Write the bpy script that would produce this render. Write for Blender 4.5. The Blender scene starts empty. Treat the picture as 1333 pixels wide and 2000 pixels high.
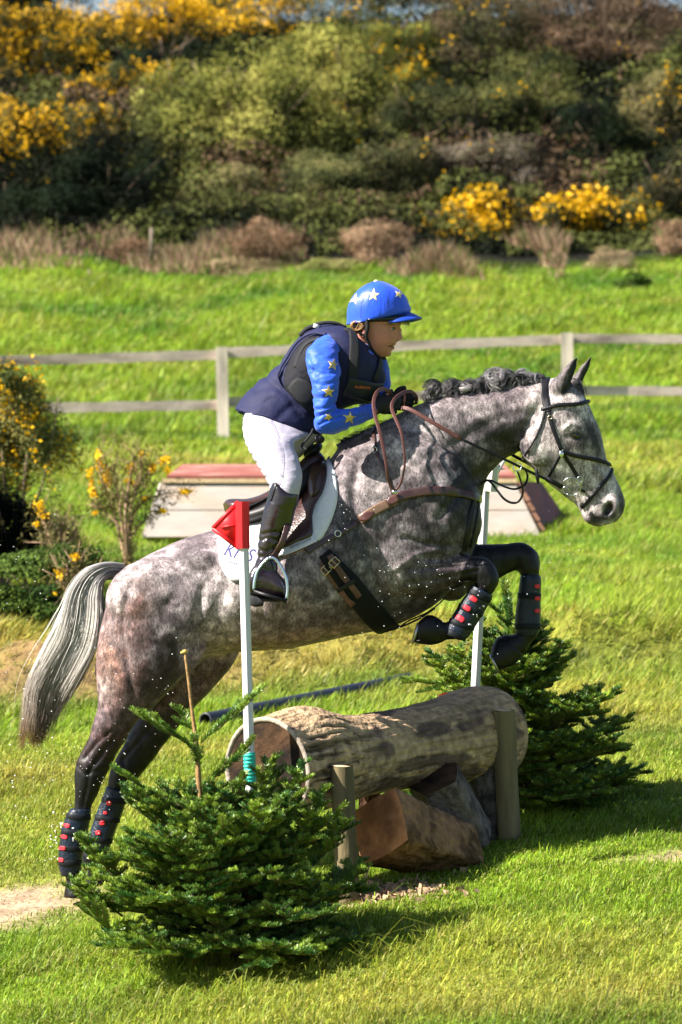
import bpy, bmesh, math, random
import numpy as np
from mathutils import Vector, Matrix, Quaternion, noise
from mathutils.bvhtree import BVHTree

random.seed(7)
RNG = np.random.default_rng(7)
scn = bpy.context.scene
COL = scn.collection

# ------------------------------------------------------------------ camera
F, CX, CY, D0, ZC = 7200.0, 666.5, 1000.0, 15.0, 1.58
cd = bpy.data.cameras.new("camera")
cam = bpy.data.objects.new("camera", cd)
COL.objects.link(cam)
cam.location = (0, -D0, ZC)
cam.rotation_euler = (math.radians(90), 0, 0)
cd.sensor_fit = 'HORIZONTAL'
cd.sensor_width = 24.0
cd.lens = 24.0 * F / 1333.0
cd.clip_start = 0.1
cd.clip_end = 3000
cd.dof.use_dof = True
cd.dof.focus_distance = 14.8
cd.dof.aperture_fstop = 5.0
scn.camera = cam

# ------------------------------------------------------------------ sky, sun, exposure
SUN = Vector((-0.72, -0.24, 0.66)).normalized()
w = bpy.data.worlds.new("World")
scn.world = w
w.use_nodes = True
wn, wl = w.node_tree.nodes, w.node_tree.links
wn.clear()
sky = wn.new('ShaderNodeTexSky')
sky.sky_type = 'NISHITA'
sky.sun_disc = False
sky.sun_elevation = math.asin(SUN.z)
sky.sun_rotation = math.atan2(SUN.x, SUN.y)
bg = wn.new('ShaderNodeBackground')
bg.inputs[1].default_value = 0.052
wo = wn.new('ShaderNodeOutputWorld')
wl.new(sky.outputs[0], bg.inputs[0])
wl.new(bg.outputs[0], wo.inputs[0])
sd = bpy.data.lights.new("sun", 'SUN')
sd.energy = 5.0
sd.angle = math.radians(0.5)
sd.color = (1.0, 0.93, 0.83)
so = bpy.data.objects.new("sun", sd)
COL.objects.link(so)
so.rotation_euler = (-SUN).to_track_quat('-Z', 'Y').to_euler()
so.location = (-6, -6, 9)
scn.view_settings.view_transform = 'Standard'
scn.view_settings.look = 'None'
scn.view_settings.gamma = 1.0
scn.view_settings.exposure = 1.65
scn.view_settings.use_curve_mapping = False
scn.render.engine = 'CYCLES'
scn.cycles.use_denoising = True
scn.cycles.max_bounces = 6
scn.cycles.diffuse_bounces = 1
scn.cycles.transparent_max_bounces = 8

# ------------------------------------------------------------------ helpers
def P(px, py, y=0.0):
    d = D0 + y
    return Vector(((px - CX) / F * d, y, ZC - (py - CY) / F * d))

def to_px(co):
    """co: (n,3) array -> photo pixel coordinates."""
    d = D0 + co[:, 1]
    return CX + co[:, 0] / d * F, CY - (co[:, 2] - ZC) / d * F

def srgb(r, g, b):
    f = lambda c: (c / 255 / 12.92) if c / 255 <= 0.04045 else ((c / 255 + 0.055) / 1.055) ** 2.4
    return (f(r), f(g), f(b))

_cache = {}
def mk(name, base, rough=0.7, var=0.12, scale=15.0, bump=0.0, bscale=60.0, metallic=0.0, spec=0.4,
       attr=False, second=None, sscale=4.0, slo=0.45, shi=0.6, stretch=None, coat=0.0, sheen=0.0, translucent=0.0, detail=4.0, bdist=0.01):
    if name in _cache: return _cache[name]
    m = bpy.data.materials.new(name)
    m.use_nodes = True
    n, l = m.node_tree.nodes, m.node_tree.links
    n.clear()
    out = n.new('ShaderNodeOutputMaterial')
    b = n.new('ShaderNodeBsdfPrincipled')
    l.new(b.outputs[0], out.inputs[0])
    tc = n.new('ShaderNodeTexCoord')
    vec = tc.outputs['Object']
    if stretch:
        mp = n.new('ShaderNodeMapping')
        mp.inputs['Scale'].default_value = stretch
        l.new(vec, mp.inputs[0]); vec = mp.outputs[0]
    nz = n.new('ShaderNodeTexNoise')
    nz.inputs['Scale'].default_value = scale
    nz.inputs['Detail'].default_value = detail
    l.new(vec, nz.inputs['Vector'])
    mr = n.new('ShaderNodeMapRange')
    mr.inputs['From Min'].default_value = 0.3
    mr.inputs['From Max'].default_value = 0.7
    mr.inputs['To Min'].default_value = 1 - var
    mr.inputs['To Max'].default_value = 1 + var
    l.new(nz.outputs[0], mr.inputs[0])
    col = None
    if attr:
        at = n.new('ShaderNodeAttribute'); at.attribute_name = 'tint'
        col = at.outputs['Color']
    else:
        rgb = n.new('ShaderNodeRGB'); rgb.outputs[0].default_value = (*base, 1)
        col = rgb.outputs[0]
    if second:
        n2 = n.new('ShaderNodeTexNoise'); n2.inputs['Scale'].default_value = sscale; n2.inputs['Detail'].default_value = 5
        l.new(vec, n2.inputs['Vector'])
        r2 = n.new('ShaderNodeMapRange'); r2.inputs['From Min'].default_value = slo; r2.inputs['From Max'].default_value = shi
        l.new(n2.outputs[0], r2.inputs[0])
        mx = n.new('ShaderNodeMix'); mx.data_type = 'RGBA'
        l.new(r2.outputs[0], mx.inputs[0]); l.new(col, mx.inputs[6]); mx.inputs[7].default_value = (*second, 1)
        col = mx.outputs[2]
    vm = n.new('ShaderNodeVectorMath'); vm.operation = 'SCALE'
    l.new(col, vm.inputs[0]); l.new(mr.outputs[0], vm.inputs['Scale'])
    l.new(vm.outputs[0], b.inputs['Base Color'])
    b.inputs['Roughness'].default_value = rough
    b.inputs['Metallic'].default_value = metallic
    b.inputs['Specular IOR Level'].default_value = spec
    if coat: b.inputs['Coat Weight'].default_value = coat; b.inputs['Coat Roughness'].default_value = 0.12
    if sheen: b.inputs['Sheen Weight'].default_value = sheen
    if bump:
        nb = n.new('ShaderNodeTexNoise'); nb.inputs['Scale'].default_value = bscale; nb.inputs['Detail'].default_value = 5
        l.new(vec, nb.inputs['Vector'])
        bp = n.new('ShaderNodeBump'); bp.inputs['Strength'].default_value = bump; bp.inputs['Distance'].default_value = bdist
        l.new(nb.outputs[0], bp.inputs['Height']); l.new(bp.outputs[0], b.inputs['Normal'])
    if translucent:
        tr = n.new('ShaderNodeBsdfTranslucent')
        l.new(vm.outputs[0], tr.inputs[0])
        ms = n.new('ShaderNodeMixShader'); ms.inputs[0].default_value = translucent
        l.new(b.outputs[0], ms.inputs[1]); l.new(tr.outputs[0], ms.inputs[2]); l.new(ms.outputs[0], out.inputs[0])
    _cache[name] = m
    return m

def npmesh(name, verts, faces, mat, parent=None, tint=None, smooth=False, link=True):
    """verts (n,3); faces: list of (k, m) index arrays (m = 3 or 4) or python list."""
    me = bpy.data.meshes.new(name)
    verts = np.asarray(verts, dtype=np.float32).reshape(-1, 3)
    if isinstance(faces, np.ndarray): faces = [faces]
    if len(faces) and isinstance(faces[0], np.ndarray):
        me.vertices.add(len(verts)); me.vertices.foreach_set('co', verts.ravel())
        nl = sum(f.size for f in faces); npoly = sum(len(f) for f in faces)
        me.loops.add(nl); me.polygons.add(npoly)
        me.loops.foreach_set('vertex_index', np.concatenate([f.ravel() for f in faces]).astype(np.int32))
        starts, s = [], 0
        for f in faces:
            k = f.shape[1]
            starts.append(np.arange(len(f)) * k + s); s += f.size
        me.polygons.foreach_set('loop_start', np.concatenate(starts).astype(np.int32))
        me.update(calc_edges=True)
    else:
        me.from_pydata([tuple(map(float, v)) for v in verts], [], [tuple(f) for f in faces])
        me.update()
    if tint is not None:
        a = me.color_attributes.new('tint', 'FLOAT_COLOR', 'POINT')
        t = np.ones((len(verts), 4), dtype=np.float32)
        t[:, :3] = tint
        a.data.foreach_set('color', t.ravel())
    if mat: me.materials.append(mat)
    if smooth: me.polygons.foreach_set('use_smooth', np.ones(len(me.polygons), dtype=bool))
    o = bpy.data.objects.new(name, me)
    if link: COL.objects.link(o)
    if parent: o.parent = parent
    return o

def thing(name, label, cat, loc=(0, 0, 0), group=None):
    o = bpy.data.objects.new(name, None)
    o.empty_display_size = 0.2
    COL.objects.link(o)
    o.location = loc
    o['label'] = label; o['category'] = cat
    if group: o['group'] = group
    return o

def tag(o, label=None, cat=None, group=None, kind=None):
    if label: o['label'] = label
    if cat: o['category'] = cat
    if group: o['group'] = group
    if kind: o['kind'] = kind
    return o

def world_offset(o):
    w = Vector((0, 0, 0))
    while o is not None:
        w += o.location + o.matrix_parent_inverse.translation; o = o.parent
    return w
def put(o, parent):
    """parent keeping the world position of geometry given in world coordinates (parents are never rotated)."""
    o.parent = parent
    o.matrix_parent_inverse = Matrix.Translation(-world_offset(parent))
    return o

class Soup:
    """collects pieces of mesh, built as ONE object"""
    def __init__(s): s.v = []; s.f = []
    def add(s, vf):
        b = len(s.v); s.v.extend([tuple(v) for v in vf[0]]); s.f.extend([tuple(i + b for i in f) for f in vf[1]]); return s
    def build(s, name, mat, parent=None, smooth=True, keep=True):
        o = npmesh(name, np.array(s.v, dtype=float), s.f, mat, smooth=smooth)
        if parent: put(o, parent)
        return o

def catmull(a, sub):
    """a (n,k) -> smooth interpolation"""
    a = np.asarray(a, dtype=float)
    n = len(a)
    if n < 3 or sub <= 1:
        t = np.linspace(0, n - 1, (n - 1) * max(sub, 1) + 1)
        i = np.minimum(t.astype(int), n - 2); f = (t - i)[:, None]
        return a[i] * (1 - f) + a[i + 1] * f
    out = []
    for i in range(n - 1):
        p0 = a[i - 1] if i > 0 else 2 * a[0] - a[1]
        p1, p2 = a[i], a[i + 1]
        p3 = a[i + 2] if i + 2 < n else 2 * a[-1] - a[-2]
        for k in range(sub):
            t = k / sub
            out.append(0.5 * ((2 * p1) + (-p0 + p2) * t + (2 * p0 - 5 * p1 + 4 * p2 - p3) * t * t + (-p0 + 3 * p1 - 3 * p2 + p3) * t ** 3))
    out.append(a[-1])
    return np.array(out)

def rings(R, cap=True, closed=True):
    """R (m,n,3) rings -> verts, faces"""
    R = np.asarray(R); m, n = R.shape[:2]
    v = [tuple(p) for p in R.reshape(-1, 3)]
    f = []
    for i in range(m - 1):
        for j in range(n if closed else n - 1):
            k = (j + 1) % n
            f.append((i * n + j, i * n + k, (i + 1) * n + k, (i + 1) * n + j))
    if cap:
        for i, flip in ((0, False), (m - 1, True)):
            c = len(v); v.append(tuple(R[i].mean(0)))
            for j in range(n):
                k = (j + 1) % n
                f.append((c, i * n + k, i * n + j) if not flip else (c, i * n + j, i * n + k))
    return v, f

def loft(secs, n=28, sub=4, inset=0.0, power=2.0, mirror=False, egg=0.0):
    """secs: (tx,ty,bx,by,halfwidth,ycentre): outline pixel pairs on either edge, metres across"""
    S = catmull([s[:6] for s in secs], sub)
    th = np.linspace(0, 2 * math.pi, n, endpoint=False)
    c, s = np.cos(th), np.sin(th)
    e = 2.0 / power
    c2 = np.sign(c) * np.abs(c) ** e; s2 = np.sign(s) * np.abs(s) ** e
    R = []
    for tx, ty, bx, by, w, yc in S:
        if mirror: yc = -yc
        T = np.array(P(tx, ty, yc)); B = np.array(P(bx, by, yc))
        C = (T + B) / 2; H = (T - B) / 2
        L = np.linalg.norm(H) + 1e-9
        H = H * max(L - inset, 0.002) / L
        ww = max(w - inset, 0.002)
        V = np.array((0, ww, 0))
        R.append(C + np.outer(c2, H) + np.outer(s2 * (1 - egg * c2), V))
    return rings(R)

def ellipsoid(c, r, rot=None, n=16, m=10):
    v = []; f = []
    c = Vector(c)
    R = rot or Matrix.Identity(3)
    for i in range(m + 1):
        ph = math.pi * i / m
        for j in range(n):
            t = 2 * math.pi * j / n
            v.append(c + R @ Vector((r[0] * math.sin(ph) * math.cos(t), r[1] * math.sin(ph) * math.sin(t), r[2] * math.cos(ph))))
    for i in range(m):
        for j in range(n):
            k = (j + 1) % n
            f.append((i * n + j, (i + 1) * n + j, (i + 1) * n + k, i * n + k))
    return [tuple(p) for p in v], f

def frames(pts):
    pts = np.asarray(pts, dtype=float)
    T = np.gradient(pts, axis=0); T /= (np.linalg.norm(T, axis=1)[:, None] + 1e-12)
    up = np.array((0, 0, 1.0)) if abs(T[0][2]) < 0.9 else np.array((1.0, 0, 0))
    N = []; p = np.cross(up, T[0]); p /= np.linalg.norm(p)
    for t in T:
        p = p - t * np.dot(p, t); p /= (np.linalg.norm(p) + 1e-12); N.append(p.copy())
    N = np.array(N)
    return T, N, np.cross(T, N)

def tube(pts, rad, n=8, sub=1, cap=True, flat=1.0):
    pts = np.array([tuple(p) for p in pts], dtype=float)
    rad = np.full(len(pts), rad, dtype=float) if np.isscalar(rad) else np.array(rad, dtype=float)
    if sub > 1:
        q = catmull(np.column_stack([pts, rad]), sub); pts, rad = q[:, :3], q[:, 3]
    T, N, B = frames(pts)
    th = np.linspace(0, 2 * math.pi, n, endpoint=False)
    R = pts[:, None, :] + rad[:, None, None] * (np.cos(th)[None, :, None] * N[:, None, :] + flat * np.sin(th)[None, :, None] * B[:, None, :])
    return rings(R, cap)

def torus(c, r, t, u, v, n=24, m=8, a0=0.0, a1=2 * math.pi):
    full = abs(a1 - a0 - 2 * math.pi) < 1e-6
    c, u, v = Vector(c), Vector(u).normalized(), Vector(v).normalized()
    ang = [a0 + (a1 - a0) * i / (n if full else n - 1) for i in range(n)]
    w = u.cross(v)
    R = []
    for a in ang:
        d = u * math.cos(a) + v * math.sin(a)
        R.append([c + d * (r + t * math.cos(b)) + w * t * math.sin(b) for b in [2 * math.pi * j / m for j in range(m)]])
    R = np.array(R)
    if full:
        R = np.concatenate([R, R[:1]], 0)
        return rings(R, cap=False)
    return rings(R)

def box(c, h, rot=None):
    c = Vector(c); R = rot or Matrix.Identity(3)
    v = [c + R @ Vector((x * h[0], y * h[1], z * h[2])) for x in (-1, 1) for y in (-1, 1) for z in (-1, 1)]
    f = [(0, 1, 3, 2), (4, 6, 7, 5), (0, 4, 5, 1), (2, 3, 7, 6), (0, 2, 6, 4), (1, 5, 7, 3)]
    return [tuple(p) for p in v], f

def remesh(soup, name, voxel, smooth_it=4, factor=0.5):
    me = bpy.data.meshes.new(name)
    me.from_pydata(soup.v, [], soup.f)
    bm = bmesh.new(); bm.from_mesh(me); bmesh.ops.recalc_face_normals(bm, faces=bm.faces); bm.to_mesh(me); bm.free()
    o = bpy.data.objects.new(name, me); COL.objects.link(o)
    r = o.modifiers.new('r', 'REMESH'); r.mode = 'VOXEL'; r.voxel_size = voxel; r.use_smooth_shade = True
    if smooth_it:
        s = o.modifiers.new('s', 'SMOOTH'); s.factor = factor; s.iterations = smooth_it
    dg = bpy.context.evaluated_depsgraph_get()
    ev = o.evaluated_get(dg)
    nm = bpy.data.meshes.new_from_object(ev)
    bpy.data.objects.remove(o)
    nm.name = name
    return nm

def getco(me):
    a = np.empty(len(me.vertices) * 3, dtype=np.float32); me.vertices.foreach_get('co', a); return a.reshape(-1, 3).astype(float)
def getno(me):
    a = np.empty(len(me.vertices) * 3, dtype=np.float32); me.vertices.foreach_get('normal', a); return a.reshape(-1, 3).astype(float)
def setco(me, co):
    me.vertices.foreach_set('co', co.astype(np.float32).ravel()); me.update()

def seg_dist(px, py, poly):
    best = np.full(len(px), 1e9)
    for (ax, ay), (bx, by) in zip(poly[:-1], poly[1:]):
        dx, dy = bx - ax, by - ay
        t = np.clip(((px - ax) * dx + (py - ay) * dy) / (dx * dx + dy * dy + 1e-9), 0, 1)
        best = np.minimum(best, np.hypot(px - ax - t * dx, py - ay - t * dy))
    return best

# value noise on arrays (cheap, vectorised)
_tab = RNG.random((64, 64, 64))
def vnoise(co, scale):
    p = co * scale + 31.7
    i = np.floor(p).astype(int); f = p - i; f = f * f * (3 - 2 * f)
    i = i % 63
    r = 0
    for a in (0, 1):
        for b in (0, 1):
            for c in (0, 1):
                wgt = (f[:, 0] if a else 1 - f[:, 0]) * (f[:, 1] if b else 1 - f[:, 1]) * (f[:, 2] if c else 1 - f[:, 2])
                r = r + wgt * _tab[(i[:, 0] + a) % 64, (i[:, 1] + b) % 64, (i[:, 2] + c) % 64]
    return r
def fnoise(co, scale, oct=3):
    s = 0; amp = 1; tot = 0
    for k in range(oct):
        s = s + amp * vnoise(co + 7.3 * k, scale * 2 ** k); tot += amp; amp *= 0.5
    return s / tot

class Surf:
    """wraps a built mesh for projecting straps, panels and lettering on it"""
    def __init__(s, objs):
        vs, fs = [], []
        for o in objs:
            b = len(vs); me = o.data
            vs += [o.matrix_world @ v.co if False else v.co.copy() for v in me.vertices]
            fs += [tuple(i + b for i in p.vertices) for p in me.polygons]
        s.b = BVHTree.FromPolygons(vs, fs)
    def hit(s, px, py, y0=0.0, lift=0.0):
        o = Vector((0, -D0, ZC)); d = (P(px, py, 0) - o).normalized()
        loc, nrm, i, dist = s.b.ray_cast(o, d)
        if loc is None:
            loc, nrm, i, dist = s.b.find_nearest(P(px, py, y0))
            if loc.y < -.01 and nrm.y > .3: nrm = -nrm
        elif nrm.dot(d) > 0: nrm = -nrm
        return loc + nrm * lift, nrm

def smooth_n(N, k=3):
    N = np.array([tuple(n) for n in N], dtype=float)
    for _ in range(k):
        M = N.copy(); M[1:-1] = (N[:-2] + N[1:-1] * 2 + N[2:]) / 4; N = M
    return N / (np.linalg.norm(N, axis=1)[:, None] + 1e-9)

def ribbon(pts, nrm, width, thick, lift=0.0, roundish=False):
    pts = np.array([tuple(p) for p in pts], dtype=float)
    N = smooth_n(nrm)
    for _ in range(2):
        q = pts.copy(); q[1:-1] = (pts[:-2] + 2 * pts[1:-1] + pts[2:]) / 4; pts = q
    T = np.gradient(pts, axis=0); T /= (np.linalg.norm(T, axis=1)[:, None] + 1e-12)
    S = np.cross(T, N); S /= (np.linalg.norm(S, axis=1)[:, None] + 1e-12)
    W = np.full(len(pts), width) if np.isscalar(width) else np.interp(np.linspace(0, 1, len(pts)), np.linspace(0, 1, len(width)), width)
    n = 10
    R = []
    for k in range(n):
        a = 2 * math.pi * k / n
        e = 1.0 if roundish else 0.45
        cx = np.sign(math.cos(a)) * abs(math.cos(a)) ** e; sy = np.sign(math.sin(a)) * abs(math.sin(a)) ** e
        R.append(pts + S * (W / 2 * cx)[:, None] + N * (lift + thick / 2 + thick / 2 * sy))
    R = np.array(R).transpose(1, 0, 2)
    return rings(R)

def strap_pts(surf, px, sub=6, y0=0.0):
    q = catmull(np.array(px, dtype=float), sub)
    L = [surf.hit(a, b, y0) for a, b in q]
    return [l[0] for l in L], [l[1] for l in L]

def strap(surf, px, width, thick, lift=0.001, sub=6, wrap=False, y0=0.0, roundish=False, mirror=False):
    p, n = strap_pts(surf, px, sub, y0)
    if wrap:
        mp = [Vector((a.x, -a.y, a.z)) for a in reversed(p)]; mn = [Vector((a.x, -a.y, a.z)) for a in reversed(n)]
        p = p + mp; n = n + mn
    if mirror:
        p = [Vector((a.x, -a.y, a.z)) for a in p]; n = [Vector((a.x, -a.y, a.z)) for a in n]
    return ribbon(p, n, width, thick, lift, roundish)

def panel(surf, outline, lift=0.002, thick=0.004, nring=10, sub=1, center=None, mirror=False, y0=0.0, puff=0.0):
    q = np.array(outline, dtype=float)
    if sub > 1:
        q = catmull(np.vstack([q, q[:1]]), sub)[:-1]
    c = np.array(center) if center is not None else q.mean(0)
    m = len(q)
    v = []; top = []; 
    def pt(p, r):
        a, n = surf.hit(p[0], p[1], y0)
        if n.y > 0.2 : n = Vector((0, -1, 0))
        l = lift + thick + puff * (1 - r * r)
        t, b = a + n * l, a + n * lift
        if mirror: t.y = -t.y; b.y = -b.y
        return t, b
    t0, b0 = pt(c, 0)
    V = [t0]; Bk = [b0]
    for r in range(1, nring + 1):
        for k in range(m):
            t, b = pt(c + (q[k] - c) * r / nring, r / nring)
            V.append(t); Bk.append(b)
    f = []
    for k in range(m):
        f.append((0, 1 + k, 1 + (k + 1) % m))
    for r in range(nring - 1):
        for k in range(m):
            k2 = (k + 1) % m
            f.append((1 + r * m + k, 1 + (r + 1) * m + k, 1 + (r + 1) * m + k2, 1 + r * m + k2))
    nb = len(V)
    f2 = [tuple(i + nb for i in reversed(x)) for x in f]
    base = 1 + (nring - 1) * m
    f3 = [(base + k, base + (k + 1) % m, nb + base + (k + 1) % m, nb + base + k) for k in range(m)]
    f3 = [tuple(reversed(x)) for x in f3]
    return [tuple(p) for p in V + Bk], f + f2 + f3

def text_mesh(s, shear=0.0):
    c = bpy.data.curves.new('lettering', 'FONT'); c.body = s; c.shear = shear; c.align_x = 'CENTER'; c.align_y = 'CENTER'; c.resolution_u = 3
    o = bpy.data.objects.new('lettering', c); COL.objects.link(o)
    dg = bpy.context.evaluated_depsgraph_get()
    me = bpy.data.meshes.new_from_object(o.evaluated_get(dg))
    bpy.data.objects.remove(o); bpy.data.curves.remove(c)
    v = [tuple(x.co) for x in me.vertices]; f = [tuple(p.vertices) for p in me.polygons]
    bpy.data.meshes.remove(me)
    xs = [a[0] for a in v]; w = max(xs) - min(xs)
    return v, f, w

def text_on(surf, s, c, ang, width_px, lift, shear=0.0, squash=1.0):
    """lettering laid on a surface: centre pixel c, baseline angle (deg, up positive), total width in photo pixels"""
    v, f, w = text_mesh(s, shear)
    k = width_px / w; a = math.radians(ang)
    out = []
    for x, y, z in v:
        x *= k; y *= k * squash
        px = c[0] + x * math.cos(a) - y * math.sin(a); py = c[1] - x * math.sin(a) - y * math.cos(a)
        p, n = surf.hit(px, py)
        out.append(tuple(p + n * lift))
    return out, f

def star(c, r, rot=0.0, inner=0.4):
    return [(c[0] + (r if k % 2 == 0 else r * inner) * math.cos(rot + math.pi * (-0.5 + k / 5)),
             c[1] + (r if k % 2 == 0 else r * inner) * math.sin(rot + math.pi * (-0.5 + k / 5))) for k in range(10)]

# ------------------------------------------------------------------ terrain
PY = np.array([-40, -15, -6, -2.6, 0, 1.5, 3, 5, 6.8, 7.9, 10, 13, 16, 22, 28.6, 34, 40, 45, 50, 56, 62, 70, 90, 1500.])
PZ = np.array([-1.0, -0.8, -0.45, -0.148, .128, .27, .36, .46, .55, .86, 1.00, 1.20, 1.41, 1.87, 2.36, 3.1, 4.4, 5.5, 6.9, 8.9, 10.9, 12.4, 14.0, 15.])
def gz(x, y):
    x = np.asarray(x, dtype=float); y = np.asarray(y, dtype=float)
    z = sum(np.interp(y + o, PY, PZ) for o in (-.6, -.3, 0, .3, .6)) / 5
    b = 0.1075 * np.exp(-np.maximum(y, 0) / 5.0)
    z = z + b * 3.5 * np.tanh(x / 3.5)
    # hollow with an eroded bank at the left, behind the take-off
    z = z - 0.12 * np.exp(-((x + 2.6) / 1.3) ** 2 - ((y - 6.0) / 1.3) ** 2)
    far = np.clip((y - 3) / 20, 0, 1)
    z = z + far * 0.10 * (np.sin(x * 0.9 + y * 0.55) * np.sin(y * 0.7 - x * 0.3))
    return z
def gzn(x, y):
    co = np.column_stack([x, y, np.zeros_like(x)])
    far = np.clip((y + 1) / 18, 0, 1)
    bank = np.exp(-((y - 7.5) / .8) ** 2)
    return gz(x, y) + bank * ((fnoise(co + 3, 3.0, 3) - .5) * .50 + (fnoise(co + 8, 9, 2) - .5) * .14) + (fnoise(co, 2.2) - .5) * (0.035 + 0.10 * far) + (fnoise(co, 9.0) - .5) * (0.018 + .03 * far)

# colour regions of the ground (in world metres), shared by soil sheet and grass
def g_ell(x, y, cx, cy, rx, ry): return np.exp(-(((x - cx) / rx) ** 2 + ((y - cy) / ry) ** 2) ** 1.5)
def soil_amount(x, y):
    co = np.column_stack([x, y, np.zeros_like(x)])
    s = g_ell(x, y, -1.75, -0.05, 0.82, 0.55)                    # worn take-off
    s = np.maximum(s, .55 * g_ell(x, y, 1.5, -0.42, .45, .16))      # worn landing line
    s = np.maximum(s, .8 * g_ell(x, y, 0.12, -.62, .22, .16))      # litter under the log
    s = np.maximum(s, .66 * g_ell(x, y, -2.1, 7.3, 1.7, .6))     # eroded bank
    s = np.maximum(s, .75 * g_ell(x, y, 1.35, 16.2, 1.0, .5))
    return np.clip(s * 1.25 + (fnoise(co, 4.0) - .5) * 1.1 * np.clip(s * 3, 0, 1), 0, 1)
def dry_amount(x, y):
    co = np.column_stack([x, y, np.zeros_like(x)])
    s = 1.1 * g_ell(x, y, -1.0, 7.6, 2.6, .9)
    s = np.maximum(s, .5 * g_ell(x, y, 1.8, 5.5, 1.8, 3.0))
    s = np.maximum(s, .55 * g_ell(x, y, -1.5, 2.6, 1.6, 2.2))
    s = np.maximum(s, .45 * g_ell(x, y, 1.2, -2.2, 1.4, .8))
    s = np.maximum(s, .5 * np.exp(-((y - 24.5) / 3.0) ** 2))
    return np.clip(s + (fnoise(co, 1.1) - .5) * 1.1, 0, 1)
def dark_amount(x, y):      # lusher, darker turf
    co = np.column_stack([x * 0.6, y, np.zeros_like(x)])
    return np.clip((fnoise(co + 40, 0.9) - .52) * 5, 0, 1)
GRASS_A = np.array((0.195, 0.31, 0.018)); GRASS_B = np.array((0.085, 0.20, 0.012))
GRASS_DRY = np.array((0.46, 0.33, 0.085)); SCRUB_SHADE = np.array((0.007, 0.006, 0.004)); SOIL = np.array((0.33, 0.235, 0.15))  # scrub ground is near-black: shadow between the bushes put into its colour
def ground_tint(x, y, jitter=None):
    d = dark_amount(x, y)[:, None]; s = soil_amount(x, y)[:, None]; r = dry_amount(x, y)[:, None]
    c = GRASS_A * (1 - d) + GRASS_B * d
    c = c * (1 - .6 * r) + GRASS_DRY * .6 * r
    co = np.column_stack([x, y, np.zeros_like(x)])
    c = c * (.72 + .6 * fnoise(co * np.array((.7, 1, 1)) + 11, 3.4, 3))[:, None]
    k = np.clip((y - 45.0) / .8, 0, 1)[:, None]
    c = c * (1 - k) + SCRUB_SHADE * k
    return c, s * (1 - k)

ys = np.concatenate([np.linspace(-40, -5, 16)[:-1], np.linspace(-5, 4, 130)[:-1], np.linspace(4, 20, 110)[:-1], np.linspace(20, 75, 170)[:-1], np.linspace(75, 300, 20)[:-1], np.linspace(300, 1500, 8)])
xs_h = np.concatenate([np.linspace(0, 3, 44)[:-1], np.linspace(3, 9, 46)[:-1], np.linspace(9, 40, 30)[:-1], np.linspace(40, 900, 14)])
xs = np.concatenate([-xs_h[:0:-1], xs_h])
X, Y = np.meshgrid(xs, ys)
x, y = X.ravel(), Y.ravel()
z = gzn(x, y)
nx_, ny_ = len(xs), len(ys)
idx = np.arange(nx_ * ny_).reshape(ny_, nx_)
fc = np.stack([idx[:-1, :-1], idx[:-1, 1:], idx[1:, 1:], idx[1:, :-1]], -1).reshape(-1, 4)
c, s = ground_tint(x, y)
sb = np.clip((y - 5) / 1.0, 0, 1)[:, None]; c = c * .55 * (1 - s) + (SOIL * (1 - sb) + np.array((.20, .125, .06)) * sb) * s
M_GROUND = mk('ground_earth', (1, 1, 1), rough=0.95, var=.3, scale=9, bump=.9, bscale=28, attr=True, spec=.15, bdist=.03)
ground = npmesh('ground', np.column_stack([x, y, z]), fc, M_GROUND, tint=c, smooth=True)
tag(ground, kind='structure')

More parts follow.
